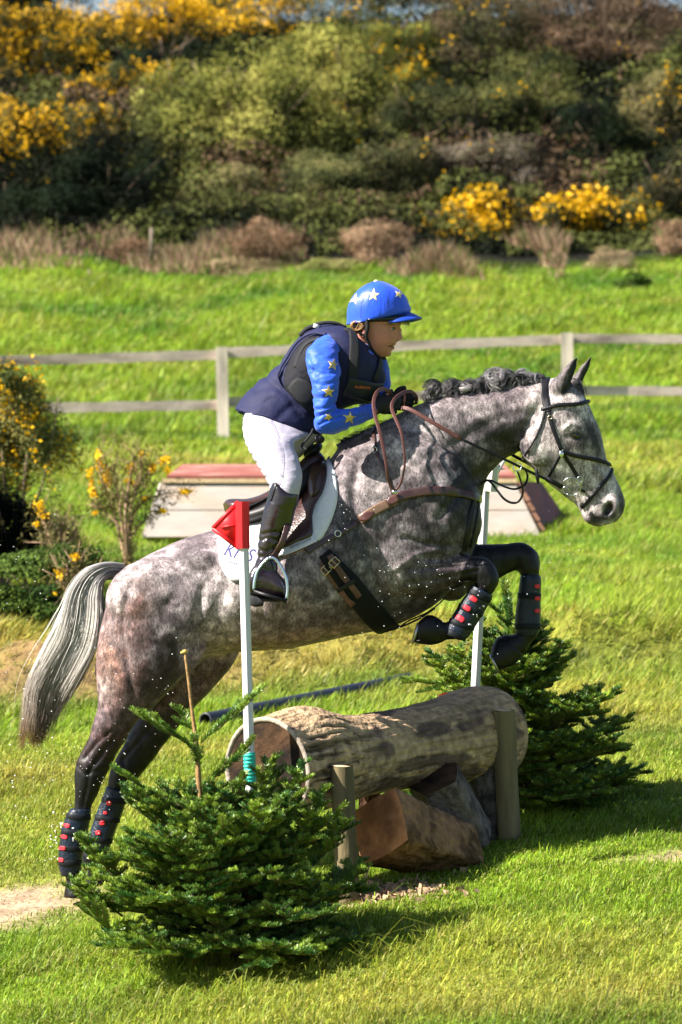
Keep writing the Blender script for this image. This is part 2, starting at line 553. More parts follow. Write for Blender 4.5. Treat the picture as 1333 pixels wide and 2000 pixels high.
# ------------------------------------------------------------------ grass
def grass_field(name, n, y0, y1, hgt, wid, margin, seg2=True, lean=.5, thin_soil=True, clump=None):
    u = RNG.random(n)
    # spread more blades near the camera
    yy = y0 + (y1 - y0) * u
    half = 0.0926 * (D0 + yy) + margin
    xx = (RNG.random(n) * 2 - 1) * half
    wide = RNG.random(n) < .2
    xx = np.where(wide, np.sign(xx) * (half + RNG.random(n) * (1.2 + .22 * (yy + 5))), xx)
    co = np.column_stack([xx, yy, np.zeros(n)])
    cl = fnoise(co, clump or 2.6)
    s = soil_amount(xx, yy)
    keep = RNG.random(n) > s * np.where(yy > 5, .72, .97)
    xx, yy, cl, s = xx[keep], yy[keep], cl[keep], s[keep]
    n = len(xx)
    h = hgt * (0.45 + RNG.random(n) * .8) * (0.35 + 1.5 * np.clip(cl, .1, 1) ** 1.4) * (1 - .6 * s)
    longer = RNG.random(n) < .02
    h = np.where(longer, h * 1.9, h)
    h = np.where(fnoise(np.column_stack([xx, yy, np.zeros(n)]) + 60, 1.7, 2) > .62, h * 1.5, h)
    a = RNG.random(n) * 2 * math.pi
    ln = lean * (0.3 + RNG.random(n)) * h
    # wind/trampling bends the turf a little to the right
    dx = np.cos(a) * ln + .42 * h; dy = np.sin(a) * ln
    z0 = gzn(xx, yy) - .004
    wv = wid * (.6 + RNG.random(n) * .8)
    b = a + 1.57 + (RNG.random(n) - .5)
    sx, sy = np.cos(b) * wv / 2, np.sin(b) * wv / 2
    c, s2 = ground_tint(xx, yy)
    j = RNG.random((n, 1))
    c = c * (0.55 + .9 * j)
    warm = RNG.random((n, 1)) < .16
    c = np.where(warm, c * .4 + np.array((.34, .30, .11)) * .6 * (0.5 + j), c)
    c[:, 0] *= (0.85 + RNG.random(n) * .4)
    if seg2:
        mx, my, mz = dx * .35, dy * .35, h * .62
        hz = np.sqrt(np.maximum(h ** 2 - .5 * (dx ** 2 + dy ** 2), (h * .45) ** 2))
        V = np.stack([
            np.column_stack([xx - sx, yy - sy, z0]), np.column_stack([xx + sx, yy + sy, z0]),
            np.column_stack([xx + mx + sx * .75, yy + my + sy * .75, z0 + mz]), np.column_stack([xx + mx - sx * .75, yy + my - sy * .75, z0 + mz]),
            np.column_stack([xx + dx, yy + dy, z0 + hz])], 1)
        b0 = np.arange(n)[:, None] * 5
        f4 = b0 + np.array([0, 1, 2, 3]); f3 = b0 + np.array([3, 2, 4])
        npf = [f4, f3]; k = 5
    else:
        V = np.stack([
            np.column_stack([xx - sx, yy - sy, z0]), np.column_stack([xx + sx, yy + sy, z0]),
            np.column_stack([xx + dx, yy + dy, z0 + h])], 1)
        b0 = np.arange(n)[:, None] * 3
        npf = [b0 + np.array([0, 1, 2])]; k = 3
    o = npmesh(name, V.reshape(-1, 3), npf, M_GRASS, tint=np.repeat(c, k, 0))
    return o
M_GRASS = mk('grass_blades', (1, 1, 1), rough=.55, var=.12, scale=4, attr=True, spec=.35, translucent=.35)
g = grass_field('grass', 380000, -4.2, 4.5, .038, .0044, .5, lean=.9)
tag(g, 'short sunlit turf of fine green blades around the log jump', 'grass', kind='stuff')
g = grass_field('grass', 270000, 4.5, 20, .060, .010, .8, seg2=False, lean=1.0, clump=1.3)
tag(g, 'rough green and straw coloured grass of the slope behind the horse', 'grass', kind='stuff')
g = grass_field('grass', 230000, 20, 45.6, .10, .026, 1.6, seg2=False, lean=.9, clump=.7)
tag(g, 'blurred bright green grass of the paddock beyond the rail fence', 'grass', kind='stuff')

g = grass_field('grass', 16000, -4.2, 1.0, .065, .0042, .5, lean=1.9, clump=1.5)
tag(g, 'longer flopped blades lying over the near turf', 'grass', kind='stuff')
# straw coloured tussocks along the foot of the hill
n = 58000
yy = 44.5 + 2.6 * RNG.random(n); xx = (RNG.random(n) * 2 - 1) * 11
co_ = np.column_stack([xx, yy, np.zeros(n)]); gg = fnoise(co_ * np.array((1, .6, 1)), .9, 3); keep = (gg > .50 + .10 * RNG.random(n) - .04 * np.sin(xx * 1.3 + 1)) & ((xx > -3.8) | (RNG.random(n) < .2)); xx, yy, gg = xx[keep], yy[keep], gg[keep]; n = len(xx)
h = (.07 + .34 * np.clip((gg - .45) * 4, 0, 1)) * (.4 + .8 * RNG.random(n)); a = RNG.random(n) * 6.28; z0 = gzn(xx, yy)
dx, dy = np.cos(a) * h * .5, np.sin(a) * h * .5; wv = .018 * (.5 + RNG.random(n))
V = np.stack([np.column_stack([xx - wv, yy, z0]), np.column_stack([xx + wv, yy, z0]), np.column_stack([xx + dx, yy + dy, z0 + h])], 1)
g2 = RNG.random((n, 1)); c = np.where(g2 < .22, np.array((.14, .20, .03)), np.where(g2 < .6, np.array((.46, .33, .20)), np.array((.34, .20, .13)))) * (.6 + .7 * RNG.random((n, 1)))
o = npmesh('dry_grass', V.reshape(-1, 3), [np.arange(n)[:, None] * 3 + np.array([0, 1, 2])], M_GRASS, tint=np.repeat(c, 3, 0)); tag(o, 'pale straw coloured grass along the foot of the gorse hillside', 'grass', kind='stuff')

# ------------------------------------------------------------------ horse body
hs = Soup()
TR = [  # trunk: top edge px, bottom edge px, half width, centre
 (222,1150,196,1215,.07,0),(240,1112,190,1275,.17,0),(270,1094,190,1330,.235,0),(305,1076,240,1372,.27,0),(350,1055,300,1370,.285,0),(400,1040,362,1318,.285,0),
 (440,1032,418,1280,.285,0),(490,1022,486,1273,.30,0),(540,1004,560,1268,.315,0),(590,968,630,1254,.315,0),(630,918,695,1240,.30,0),
 (668,868,755,1228,.27,0),(715,842,812,1204,.255,0),(770,818,862,1172,.25,0),(825,830,898,1128,.245,0),(875,862,924,1078,.215,0),(915,915,938,1040,.15,0),(930,950,941,1005,.08,0)]
hs.add(loft(TR, n=40, sub=4, power=2.15))
NK = [(655,868,850,1100,.20,0),(700,847,905,1060,.185,0),(750,823,933,1010,.155,0),(800,797,944,962,.13,0),(850,778,951,936,.112,0),(900,768,966,916,.10,0),(950,762,984,898,.092,0),
 (1000,754,1003,888,.086,0),(1045,744,1024,876,.08,0),(1078,738,1050,858,.07,0)]
hs.add(loft(NK, n=36, sub=4, egg=-.12))
HD = [(1088,734,1052,766,.045,0),(1112,742,1036,800,.072,0),(1139,768,1023,838,.094,0),(1153,796,1017,868,.104,0),(1167,826,1023,896,.104,0),(1176,852,1040,915,.096,0),
 (1182,880,1062,936,.080,0),(1188,902,1085,955,.064,0),(1199,924,1106,971,.054,0),(1209,944,1124,984,.050,0),(1217,963,1134,998,.052,0),(1222,983,1140,1013,.053,0),
 (1217,1004,1152,1023,.047,0),(1205,1019,1170,1029,.03,0)]
hs.add(loft(HD, n=36, sub=4, power=2.3))
for sy in (-1, 1):
    e = lambda px, py, y, r, ang=0: hs.add(ellipsoid(P(px, py, y * sy), r, Matrix.Rotation(math.radians(ang), 3, 'Y')))
    e(1056, 872, -.070, (.088, .030, .080))             # cheek
    e(1116, 838, -.082, (.052, .026, .032), 30)          # orbit
    e(1132, 828, -.070, (.040, .022, .020), 40)
    e(1193, 990, -.040, (.036, .022, .046), 25)          # nostril flare
    e(1150, 900, -.052, (.10, .012, .013), 48)           # facial crest
    e(1160, 1010, -.022, (.032, .028, .020), 10)
    e(800, 985, -.180, (.14, .055, .24), -28)            # shoulder
    e(765, 1095, -.20, (.16, .07, .13), 30)               # triceps
    e(885, 1020, -.12, (.12, .10, .13), 0)                # breast
    e(860, 1105, -.11, (.14, .09, .10), 10)
    e(300, 1170, -.16, (.20, .13, .17), -20)              # croup
    e(262, 1270, -.165, (.14, .10, .20), 8)               # thigh
    e(352, 1262, -.19, (.10, .055, .15), 28)              # stifle
    e(400, 1100, -.235, (.07, .03, .05), 0)              # hip point
HN = [(392,1190,212,1180,.10,-.155),(400,1262,189,1262,.118,-.16),(348,1333,188,1328,.105,-.165),(294,1386,191,1374,.080,-.165),(268,1412,184,1404,.066,-.165),(245,1446,174,1440,.055,-.165),
 (226,1480,158,1468,.047,-.165),(211,1508,148,1494,.045,-.165),(201,1530,146,1526,.040,-.165),(189,1556,145,1556,.032,-.165),(176,1584,143,1582,.028,-.165),(163,1628,131,1624,.027,-.165),
 (158,1664,124,1662,.029,-.165),(154,1692,118,1690,.035,-.165),(158,1714,126,1712,.030,-.165),(166,1728,127,1730,.038,-.165),(176,1752,124,1754,.048,-.165)]
hs.add(loft(HN, n=28, sub=4))
HF = [(462,1205,300,1200,.10,.15),(467,1276,292,1290,.11,.155),(424,1337,288,1350,.095,.16),(388,1374,284,1388,.075,.16),(349,1420,266,1408,.062,.16),(327,1448,242,1452,.054,.16),
 (301,1482,226,1484,.048,.16),(275,1514,214,1508,.045,.16),(256,1540,210,1530,.037,.16),(243,1562,207,1556,.030,.16),(231,1596,199,1590,.027,.16),(215,1636,183,1629,.027,.16),
 (200,1670,170,1665,.028,.16),(196,1690,160,1688,.034,.16),(200,1706,168,1706,.030,.16),(208,1716,168,1720,.038,.16),(218,1736,165,1738,.046,.16)]
hs.add(loft(HF, n=28, sub=4))
FN = [(760,1050,765,1160,.06,-.13),(806,1066,778,1160,.082,-.155),(832,1074,806,1165,.080,-.16),(858,1080,846,1158,.068,-.16),(885,1084,880,1145,.056,-.16),(910,1086,906,1137,.049,-.16),(934,1087,924,1137,.046,-.16),
 (957,1095,930,1146,.047,-.16),(973,1120,931,1153,.045,-.16),(974,1142,929,1158,.040,-.16),(960,1160,922,1152,.034,-.16),(943,1184,917,1169,.027,-.16),(921,1214,897,1200,.027,-.16),
 (909,1240,880,1212,.034,-.16),(892,1249,873,1216,.036,-.16),(874,1250,868,1216,.031,-.16),(858,1258,852,1204,.038,-.16),(838,1261,836,1201,.046,-.16),(806,1256,818,1214,.050,-.16)]
hs.add(loft(FN, n=28, sub=4))
FFr = [(850,1060,850,1165,.07,.13),(895,1062,886,1168,.07,.14),(926,1063,922,1152,.062,.14),(960,1063,956,1138,.054,.14),(990,1061,988,1122,.047,.14),(1022,1060,1008,1113,.046,.14),(1047,1074,1014,1118,.045,.14),
 (1056,1098,1016,1124,.041,.14),(1054,1122,1020,1128,.034,.14),(1050,1150,1022,1150,.028,.14),(1047,1190,1019,1190,.027,.14),(1050,1216,1013,1214,.031,.14),(1054,1234,1010,1236,.036,.14),
 (1040,1254,1004,1240,.031,.14),(1026,1274,990,1240,.037,.14),(1008,1296,970,1246,.045,.14),(974,1311,957,1276,.050,.14)]
hs.add(loft(FFr, n=28, sub=4))
hs.add(ellipsoid(P(880, 1150, .12), (.07, .06, .05)))
hs.add(loft([(452,1262,440,1284,.06,.02),(420,1262,402,1282,.05,.0),(395,1250,380,1290,.05,0)], n=14, sub=2))
# ears
hs.add(loft([(1072,770,1102,772,.030,-.052),(1074,752,1111,756,.028,-.055),(1086,738,1119,741,.024,-.058),(1102,720,1125,722,.018,-.060),(1117,704,1129,705,.010,-.06),(1128,695,1131,697,.004,-.06)], n=16, sub=3))
hs.add(loft([(1098,765,1134,764,.030,.045),(1106,748,1139,748,.028,.052),(1122,733,1144,735,.022,.058),(1132,718,1151,720,.016,.060),(1146,704,1155,706,.009,.06),(1156,693,1158,695,.004,.06)], n=16, sub=3))
bme = remesh(hs, 'body', .0070, 8, .5)

co = getco(bme); no = getno(bme)
px, py = to_px(co)
near = (co[:, 1] < .02)
trunkm = (co[:, 1] > -.6)
def crease(poly, depth, width, side=None):
    """muscle line: pushes the skin in along a line (positive depth) or out (negative)"""
    global co
    d = seg_dist(px, py, poly) / 480.0
    a = -depth * np.exp(-(d / width) ** 2)
    # only skin that faces sideways
    fac = np.clip(np.abs(no[:, 1]) * 1.6 - .2, 0, 1)
    if side == 'n': fac = fac * (co[:, 1] < -.02)
    if side == 'f': fac = fac * (co[:, 1] > .02)
    co = co + no * (a * fac)[:, None]
for poly, dp, wd, sd_ in [
    ([(1032,905),(1018,870),(1022,838),(1040,808)], .012, .012, None),         # jaw edge
    ([(1010,900),(960,915),(900,960),(860,1010)], .010, .022, None),            # jugular groove
    ([(1050,800),(990,810),(930,840),(870,880),(820,900)], .006, .022, None),
    ([(1040,760),(1000,790),(960,800),(910,810)], .006, .02, None),
    ([(715,870),(760,910),(800,960),(840,1020),(850,1050)], .005, .022, None),   # shoulder blade front
    ([(700,900),(690,960),(700,1030),(725,1090),(745,1170)], .015, .022, None),# behind shoulder
    ([(790,1050),(830,1062),(870,1066),(900,1064)], .008, .012, None),
    ([(775,1110),(810,1085),(850,1075)], -.006, .012, 'n'),
    ([(800,1112),(850,1108),(900,1105),(940,1100)], .007, .008, 'n'),            # forearm muscles
    ([(790,1140),(840,1135),(890,1125),(930,1115)], .006, .007, 'n'),
    ([(840,1092),(880,1096),(925,1098)], .005, .007, 'n'),
    ([(770,1125),(775,1150),(800,1165)], .008, .010, 'n'),
    ([(395,1150),(388,1210),(400,1262),(410,1280)], .013, .02, None),            # flank
    ([(450,1120),(430,1180),(400,1240)], .006, .03, None),
    ([(255,1140),(240,1200),(245,1280),(260,1350),(262,1390)], .008, .014, 'n'),# hamstring
    ([(330,1180),(310,1240),(320,1310),(300,1370)], .005, .02, 'n'),
    ([(250,1400),(225,1440),(195,1480),(172,1510)], .007, .009, 'n'),            # gaskin tendon
    ([(230,1420),(190,1450),(165,1480)], .006, .008, 'n'),
    ([(305,1410),(270,1450),(235,1490)], .006, .009, 'f'),
    ([(1096,884),(1110,905),(1130,925)], .003, .010, None),
    ([(1108,852),(1122,858),(1136,853)], .006, .006, None),                         # under the eye
    ([(1104,836),(1118,826),(1134,834)], -.005, .007, None),
    ([(1135,957),(1148,975),(1150,1000)], .005, .005, None),                        # mouth
    ([(1148,1008),(1168,1014),(1195,1018)], .006, .004, None),
    ([(1140,965),(1160,978),(1172,1000)], .003, .006, None),
    ([(1110,745),(1119,724),(1125,708)], .010, .010, 'n'),                           # ear hollow
    ([(1134,748),(1143,728),(1152,708)], .008, .010, 'f'),
    ([(853,1203),(857,1230),(862,1259)], .006, .005, 'n'), ([(986,1240),(1004,1262),(1024,1278)], .006, .005, None), ([(1018,1124),(1040,1118),(1056,1122)], .003, .006, None), ([(150,1496),(165,1512),(200,1505)], .004, .008, 'n'), ([(168,1470),(176,1500),(170,1540),(162,1576)], .004, .007, 'n'), ([(240,1480),(246,1510),(232,1545)], .004, .008, None), ([(1000,1066),(1010,1090),(1006,1112)], .003, .008, None), ([(930,1094),(936,1112),(930,1134)], .004, .006, 'n'),
    ([(948,1100),(960,1130),(950,1150)], -.003, .010, 'n'),
    ([(560,1180),(640,1150),(700,1120)], .003, .03, None),
    ([(470,1080),(480,1140),(470,1220)], .003, .015, None), ([(505,1080),(518,1150),(510,1230)], .003, .015, None), ([(545,1100),(556,1150),(550,1240)], .003, .015, None),
]:
    crease(poly, dp, wd, sd_)
# nostrils
for (cx_, cy_, rx_, ry_, dep) in [(1190, 994, 9, 13, .026)]:
    u = ((px - cx_) * .9 + (py - cy_) * .42); v = (-(px - cx_) * .42 + (py - cy_) * .9)
    q = np.exp(-((u / rx_) ** 2 + (v / ry_) ** 2) ** 1.6)
    co[:, 1] += np.sign(-co[:, 1]) * dep * q * (np.abs(no[:, 1]) > .3)
# soft overall unevenness, stronger on the muscled legs
co += no * ((fnoise(co, 14, 2) - .5) * .006)[:, None]
legm = ((px < 330) & (py > 1380)) | ((py > 1070) & (px > 860))
co += no * ((fnoise(co * np.array((1, 1, .45)), 34, 3) - .5) * .010 * legm)[:, None]
setco(bme, co)
no = getno(bme)
px, py = to_px(co)

def blob(cx_, cy_, rx_, ry_, ang=0):
    a = math.radians(ang); c_, s_ = math.cos(a), math.sin(a)
    u = (px - cx_) * c_ + (py - cy_) * s_; v = -(px - cx_) * s_ + (py - cy_) * c_
    return np.exp(-((u / rx_) ** 2 + (v / ry_) ** 2))
col = np.zeros((len(co), 3)) + np.array((.40, .335, .35))
def paint(m, c, k=1.0):
    global col
    m = np.clip(m * k, 0, 1)[:, None]; col = col * (1 - m) + np.array(c) * m
DARK = (.026, .022, .028); MID = (.105, .092, .100); BLK = (.008, .007, .009); BRN = (.15, .075, .062); LIGHT = (.60, .545, .53); TAN = (.24, .17, .12)
n1 = fnoise(co, 9, 3); n2 = fnoise(co + 9, 4.5, 2); n3 = fnoise(co * np.array((1, 1, 1)) + 3, 26, 2)
mot = np.clip((n1 - .44) * 5, 0, 1)
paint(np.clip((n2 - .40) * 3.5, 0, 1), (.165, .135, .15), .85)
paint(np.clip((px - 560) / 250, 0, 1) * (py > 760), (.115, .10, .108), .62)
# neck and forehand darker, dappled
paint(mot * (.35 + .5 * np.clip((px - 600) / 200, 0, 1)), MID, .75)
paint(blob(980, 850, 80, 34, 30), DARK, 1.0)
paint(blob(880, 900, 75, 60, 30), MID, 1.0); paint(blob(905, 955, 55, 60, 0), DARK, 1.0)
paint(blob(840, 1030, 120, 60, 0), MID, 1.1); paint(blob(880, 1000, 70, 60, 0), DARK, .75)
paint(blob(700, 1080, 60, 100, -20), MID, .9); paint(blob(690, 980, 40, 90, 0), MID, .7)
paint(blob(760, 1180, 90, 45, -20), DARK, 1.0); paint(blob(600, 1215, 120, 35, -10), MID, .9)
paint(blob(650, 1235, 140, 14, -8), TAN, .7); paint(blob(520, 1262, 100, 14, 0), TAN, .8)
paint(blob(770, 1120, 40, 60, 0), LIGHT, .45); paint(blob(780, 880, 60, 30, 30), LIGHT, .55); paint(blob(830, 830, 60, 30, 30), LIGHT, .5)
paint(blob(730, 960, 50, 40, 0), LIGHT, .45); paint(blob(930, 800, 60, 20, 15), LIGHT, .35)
# quarters
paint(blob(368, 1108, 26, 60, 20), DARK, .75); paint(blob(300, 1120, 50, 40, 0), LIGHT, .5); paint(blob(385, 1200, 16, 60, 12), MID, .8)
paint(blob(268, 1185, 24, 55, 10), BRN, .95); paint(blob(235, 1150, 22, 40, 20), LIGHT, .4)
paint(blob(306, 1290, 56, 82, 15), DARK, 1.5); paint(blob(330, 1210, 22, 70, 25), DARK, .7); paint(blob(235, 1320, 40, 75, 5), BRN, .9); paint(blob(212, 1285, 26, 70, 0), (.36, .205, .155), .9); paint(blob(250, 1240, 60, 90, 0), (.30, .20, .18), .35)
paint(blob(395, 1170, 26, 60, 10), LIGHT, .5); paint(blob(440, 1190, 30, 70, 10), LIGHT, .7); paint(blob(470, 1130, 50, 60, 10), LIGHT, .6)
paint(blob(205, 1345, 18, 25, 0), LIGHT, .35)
# limbs go black
legs_h = np.clip((py - 1368 + (px - 250) * .25) / 60, 0, 1) * (px < 480) * (py > 1300)
paint(legs_h, (.075, .040, .042)); paint(np.clip((py - 1440) / 70, 0, 1) * (px < 480), BLK)
farhind = (co[:, 1] > .04) * (px < 500) * (py > 1270)
paint(np.clip((py - 1272) / 40, 0, 1) * farhind, (.15, .10, .085), .9); paint(np.clip((py - 1360) / 70, 0, 1) * farhind, DARK); paint(np.clip((py - 1440) / 60, 0, 1) * farhind, BLK)
fnear = np.clip((-co[:, 1] - .03) / .06, 0, 1)
fl = np.clip((px - 770) / 60, 0, 1) * np.clip((py - (1058 + (px - 800) * .16)) / 22, 0, 1) * (px > 740) * fnear
paint(fl, (.085, .066, .072), .92)
paint(np.exp(-(seg_dist(px, py, [(800, 1085), (860, 1092), (930, 1096)]) / 7) ** 2) * fnear, (.20, .165, .17), .6)
paint(np.clip((px - 905) / 40, 0, 1) * (py > 1080) * fnear, BLK)
paint((seg_dist(px, py, [(945, 1120), (925, 1165), (895, 1232), (852, 1232), (815, 1240)]) < 40) * (co[:, 1] < -.10) * 1.0, BLK)
ff = (co[:, 1] > .02) * (py > 1054) * (px > 890)
paint(np.clip((px - 890) / 40, 0, 1) * ff, BLK)
paint(((px > 868) & (px < 915) & (py > 1120)).astype(float) * (co[:, 1] > 0), (.10, .075, .065))
# head
head = ((px - 1090) * .52 + (py - 760) * .0 > -35) & (px > 1015)
hm = np.clip((px - 1022) / 18, 0, 1) * (py < 1035)
paint(hm, (.50, .455, .44), .9)
paint(np.clip((n1 - .52) * 4, 0, 1) * hm, (.30, .26, .26), .6)
paint(blob(1124, 850, 12, 6, 20), BLK, 1.3); paint(blob(1134, 862, 20, 12, 50), MID, .9); paint(blob(1112, 878, 22, 22, 40), (.30, .25, .24), .8)
paint(blob(1163, 862, 11, 36, -20), DARK, 1.1); paint(blob(1152, 838, 15, 11, 0), DARK, .8); paint(blob(1135, 856, 24, 12, 30), DARK, .75); paint(blob(1150, 915, 22, 14, 40), (.34, .30, .31), .7)
paint(blob(1125, 860, 46, 40, 0), MID, .4); paint(blob(1088, 885, 20, 30, 0), LIGHT, .2)
paint(blob(1170, 1012, 36, 13, -8), DARK, .9); paint(blob(1191, 995, 12, 15, 0), BLK, 1.6); paint(blob(1216, 990, 10, 26, -5), DARK, .9)
paint(blob(1178, 985, 9, 14, 20), LIGHT, .6); paint(blob(1150, 970, 12, 5, 50), DARK, .7); paint(blob(1150, 1000, 6, 14, 0), DARK, .5)
# ears
paint((py < 770) * (px > 1070) * np.clip((775 - py) / 20, 0, 1) * (px > 1070 + (770 - py) * .55 - 6), (.10, .085, .09), .85)
de = seg_dist(px, py, [(1129, 698), (1124, 722), (1114, 746), (1102, 766)]); paint(np.exp(-(de / 6.5) ** 2) * (co[:, 1] < 0.0), (.012, .010, .012), 1.5)
paint(np.clip((708 - py) / 8, 0, 1), (.02, .017, .02))
de = seg_dist(px, py, [(1156, 700), (1151, 720), (1142, 736), (1134, 750)]); paint(np.exp(-(de / 6) ** 2) * (co[:, 1] > 0), (.012, .010, .012), 1.4)
# dapples: pale spots in the darker coat of neck, shoulder and quarters
dp = np.clip((.5 - np.abs(n3 - .5) * 5), 0, 1)
wdap = (blob(880, 930, 130, 110, 0) + blob(700, 1090, 110, 110, 0) + .8 * blob(310, 1200, 130, 120, 0) + .6 * blob(560, 1180, 160, 60))
lum = col.mean(1)
sp = np.clip((fnoise(co + 5, 20, 2) - .52) * 8, 0, 1) * np.clip(wdap, 0, 1) * (lum > .045)
paint(sp, (.38, .35, .36), .55)
sp2 = np.clip((fnoise(co + 15, 30, 2) - .55) * 8, 0, 1) * (lum > .1)
paint(sp2, (.13, .11, .12), .40)

lum_ = col.mean(1)[:, None]; col = col * np.clip((lum_ / .52), .05, 1.3) ** .16
col = col * (1 + .22 * (hm * (lum_[:, 0] > .12))[:, None]) * np.array((1.03, .985, .99))
# coat material: fine hair streaks + mottle over the painted coat
def coat_mat():
    m = bpy.data.materials.new('horse_coat'); m.use_nodes = True
    n, l = m.node_tree.nodes, m.node_tree.links; n.clear()
    out = n.new('ShaderNodeOutputMaterial'); b = n.new('ShaderNodeBsdfPrincipled'); l.new(b.outputs[0], out.inputs[0])
    tc = n.new('ShaderNodeTexCoord'); at = n.new('ShaderNodeAttribute'); at.attribute_name = 'tint'
    mp = n.new('ShaderNodeMapping'); mp.inputs['Rotation'].default_value = (0, .7, 0); mp.inputs['Scale'].default_value = (1, 1, .42)
    l.new(tc.outputs['Object'], mp.inputs[0])
    hair = n.new('ShaderNodeTexNoise'); hair.inputs['Scale'].default_value = 420; hair.inputs['Detail'].default_value = 3
    l.new(mp.outputs[0], hair.inputs['Vector'])
    mid = n.new('ShaderNodeTexNoise'); mid.inputs['Scale'].default_value = 105; mid.inputs['Detail'].default_value = 6; mid.inputs['Roughness'].default_value = .7
    l.new(mp.outputs[0], mid.inputs['Vector'])
    r1 = n.new('ShaderNodeMapRange'); r1.inputs['From Min'].default_value = .35; r1.inputs['From Max'].default_value = .65; r1.inputs['To Min'].default_value = .66; r1.inputs['To Max'].default_value = 1.34
    l.new(hair.outputs[0], r1.inputs[0])
    r2 = n.new('ShaderNodeMapRange'); r2.inputs['From Min'].default_value = .38; r2.inputs['From Max'].default_value = .62; r2.inputs['To Min'].default_value = .50; r2.inputs['To Max'].default_value = 1.42
    l.new(mid.outputs[0], r2.inputs[0])
    mu = n.new('ShaderNodeMath'); mu.operation = 'MULTIPLY'; l.new(r1.outputs[0], mu.inputs[0]); l.new(r2.outputs[0], mu.inputs[1])
    big = n.new('ShaderNodeTexNoise'); big.inputs['Scale'].default_value = 24; big.inputs['Detail'].default_value = 5; l.new(tc.outputs['Object'], big.inputs['Vector'])
    r3 = n.new('ShaderNodeMapRange'); r3.inputs['From Min'].default_value = .38; r3.inputs['From Max'].default_value = .60; r3.inputs['To Min'].default_value = .68; r3.inputs['To Max'].default_value = 1.18
    l.new(big.outputs[0], r3.inputs[0])
    mu2 = n.new('ShaderNodeMath'); mu2.operation = 'MULTIPLY'; l.new(mu.outputs[0], mu2.inputs[0]); l.new(r3.outputs[0], mu2.inputs[1])
    wv = n.new('ShaderNodeTexNoise'); wv.inputs['Scale'].default_value = 18; l.new(tc.outputs['Object'], wv.inputs['Vector'])
    va = n.new('ShaderNodeVectorMath'); va.operation = 'MULTIPLY_ADD'; va.inputs[1].default_value = (.035, .035, .035); l.new(wv.outputs['Color'], va.inputs[0]); l.new(tc.outputs['Object'], va.inputs[2])
    vo = n.new('ShaderNodeTexVoronoi'); vo.feature = 'SMOOTH_F1'; vo.inputs['Scale'].default_value = 23; vo.inputs['Smoothness'].default_value = .4; l.new(va.outputs[0], vo.inputs['Vector'])
    r4 = n.new('ShaderNodeMapRange'); r4.inputs['From Min'].default_value = .12; r4.inputs['From Max'].default_value = .60; r4.inputs['To Min'].default_value = 1.32; r4.inputs['To Max'].default_value = .66
    l.new(vo.outputs['Distance'], r4.inputs[0])
    mu3 = n.new('ShaderNodeMath'); mu3.operation = 'MULTIPLY'; l.new(mu2.outputs[0], mu3.inputs[0]); l.new(r4.outputs[0], mu3.inputs[1])
    vm = n.new('ShaderNodeVectorMath'); vm.operation = 'SCALE'; l.new(at.outputs['Color'], vm.inputs[0]); l.new(mu3.outputs[0], vm.inputs['Scale'])
    l.new(vm.outputs[0], b.inputs['Base Color'])
    rr = n.new('ShaderNodeMapRange'); rr.inputs['From Min'].default_value = .02; rr.inputs['From Max'].default_value = .12; rr.inputs['To Min'].default_value = .42; rr.inputs['To Max'].default_value = .55
    l.new(at.outputs['Fac'], rr.inputs[0]); l.new(rr.outputs[0], b.inputs['Roughness'])
    rs = n.new('ShaderNodeMapRange'); rs.inputs['From Min'].default_value = .02; rs.inputs['From Max'].default_value = .12; rs.inputs['To Min'].default_value = .30; rs.inputs['To Max'].default_value = .15
    l.new(at.outputs['Fac'], rs.inputs[0]); l.new(rs.outputs[0], b.inputs['Specular IOR Level'])
    b.inputs['Sheen Weight'].default_value = .0
    bp = n.new('ShaderNodeBump'); bp.inputs['Strength'].default_value = .38; bp.inputs['Distance'].default_value = .004
    l.new(mid.outputs[0], bp.inputs['Height'])
    bp2 = n.new('ShaderNodeBump'); bp2.inputs['Strength'].default_value = .25; bp2.inputs['Distance'].default_value = .0015
    l.new(hair.outputs[0], bp2.inputs['Height']); l.new(bp.outputs[0], bp2.inputs['Normal']); l.new(bp2.outputs[0], b.inputs['Normal'])
    return m
M_COAT = coat_mat()
horse = thing('horse', 'dappled grey horse leaping over the log with tucked black forelegs and flying tail', 'horse', P(420, 1750, 0))
bme.materials.clear(); bme.materials.append(M_COAT)
a = bme.color_attributes.new('tint', 'FLOAT_COLOR', 'POINT')
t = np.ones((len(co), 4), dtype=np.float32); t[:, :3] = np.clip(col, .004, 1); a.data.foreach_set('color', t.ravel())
bme.polygons.foreach_set('use_smooth', np.ones(len(bme.polygons), dtype=bool))
body = bpy.data.objects.new('body', bme); COL.objects.link(body); put(body, horse)
HS = Surf([body])

M_EYE = mk('eye_gloss', (.012, .008, .007), rough=.08, spec=.8, var=.02)
for sy in (-1, 1):
    p, nn = HS.hit(1125, 850); p = Vector((p.x, p.y * -sy, p.z)) if sy == 1 else p
    p = Vector((p.x, -abs(p.y) if sy < 0 else abs(p.y), p.z))
    o = Soup().add(ellipsoid(p + Vector((0, .010 * (1 if sy < 0 else -1), 0)), (.021, .014, .014), Matrix.Rotation(math.radians(20), 3, 'Y'))).build('eye', M_EYE, horse)

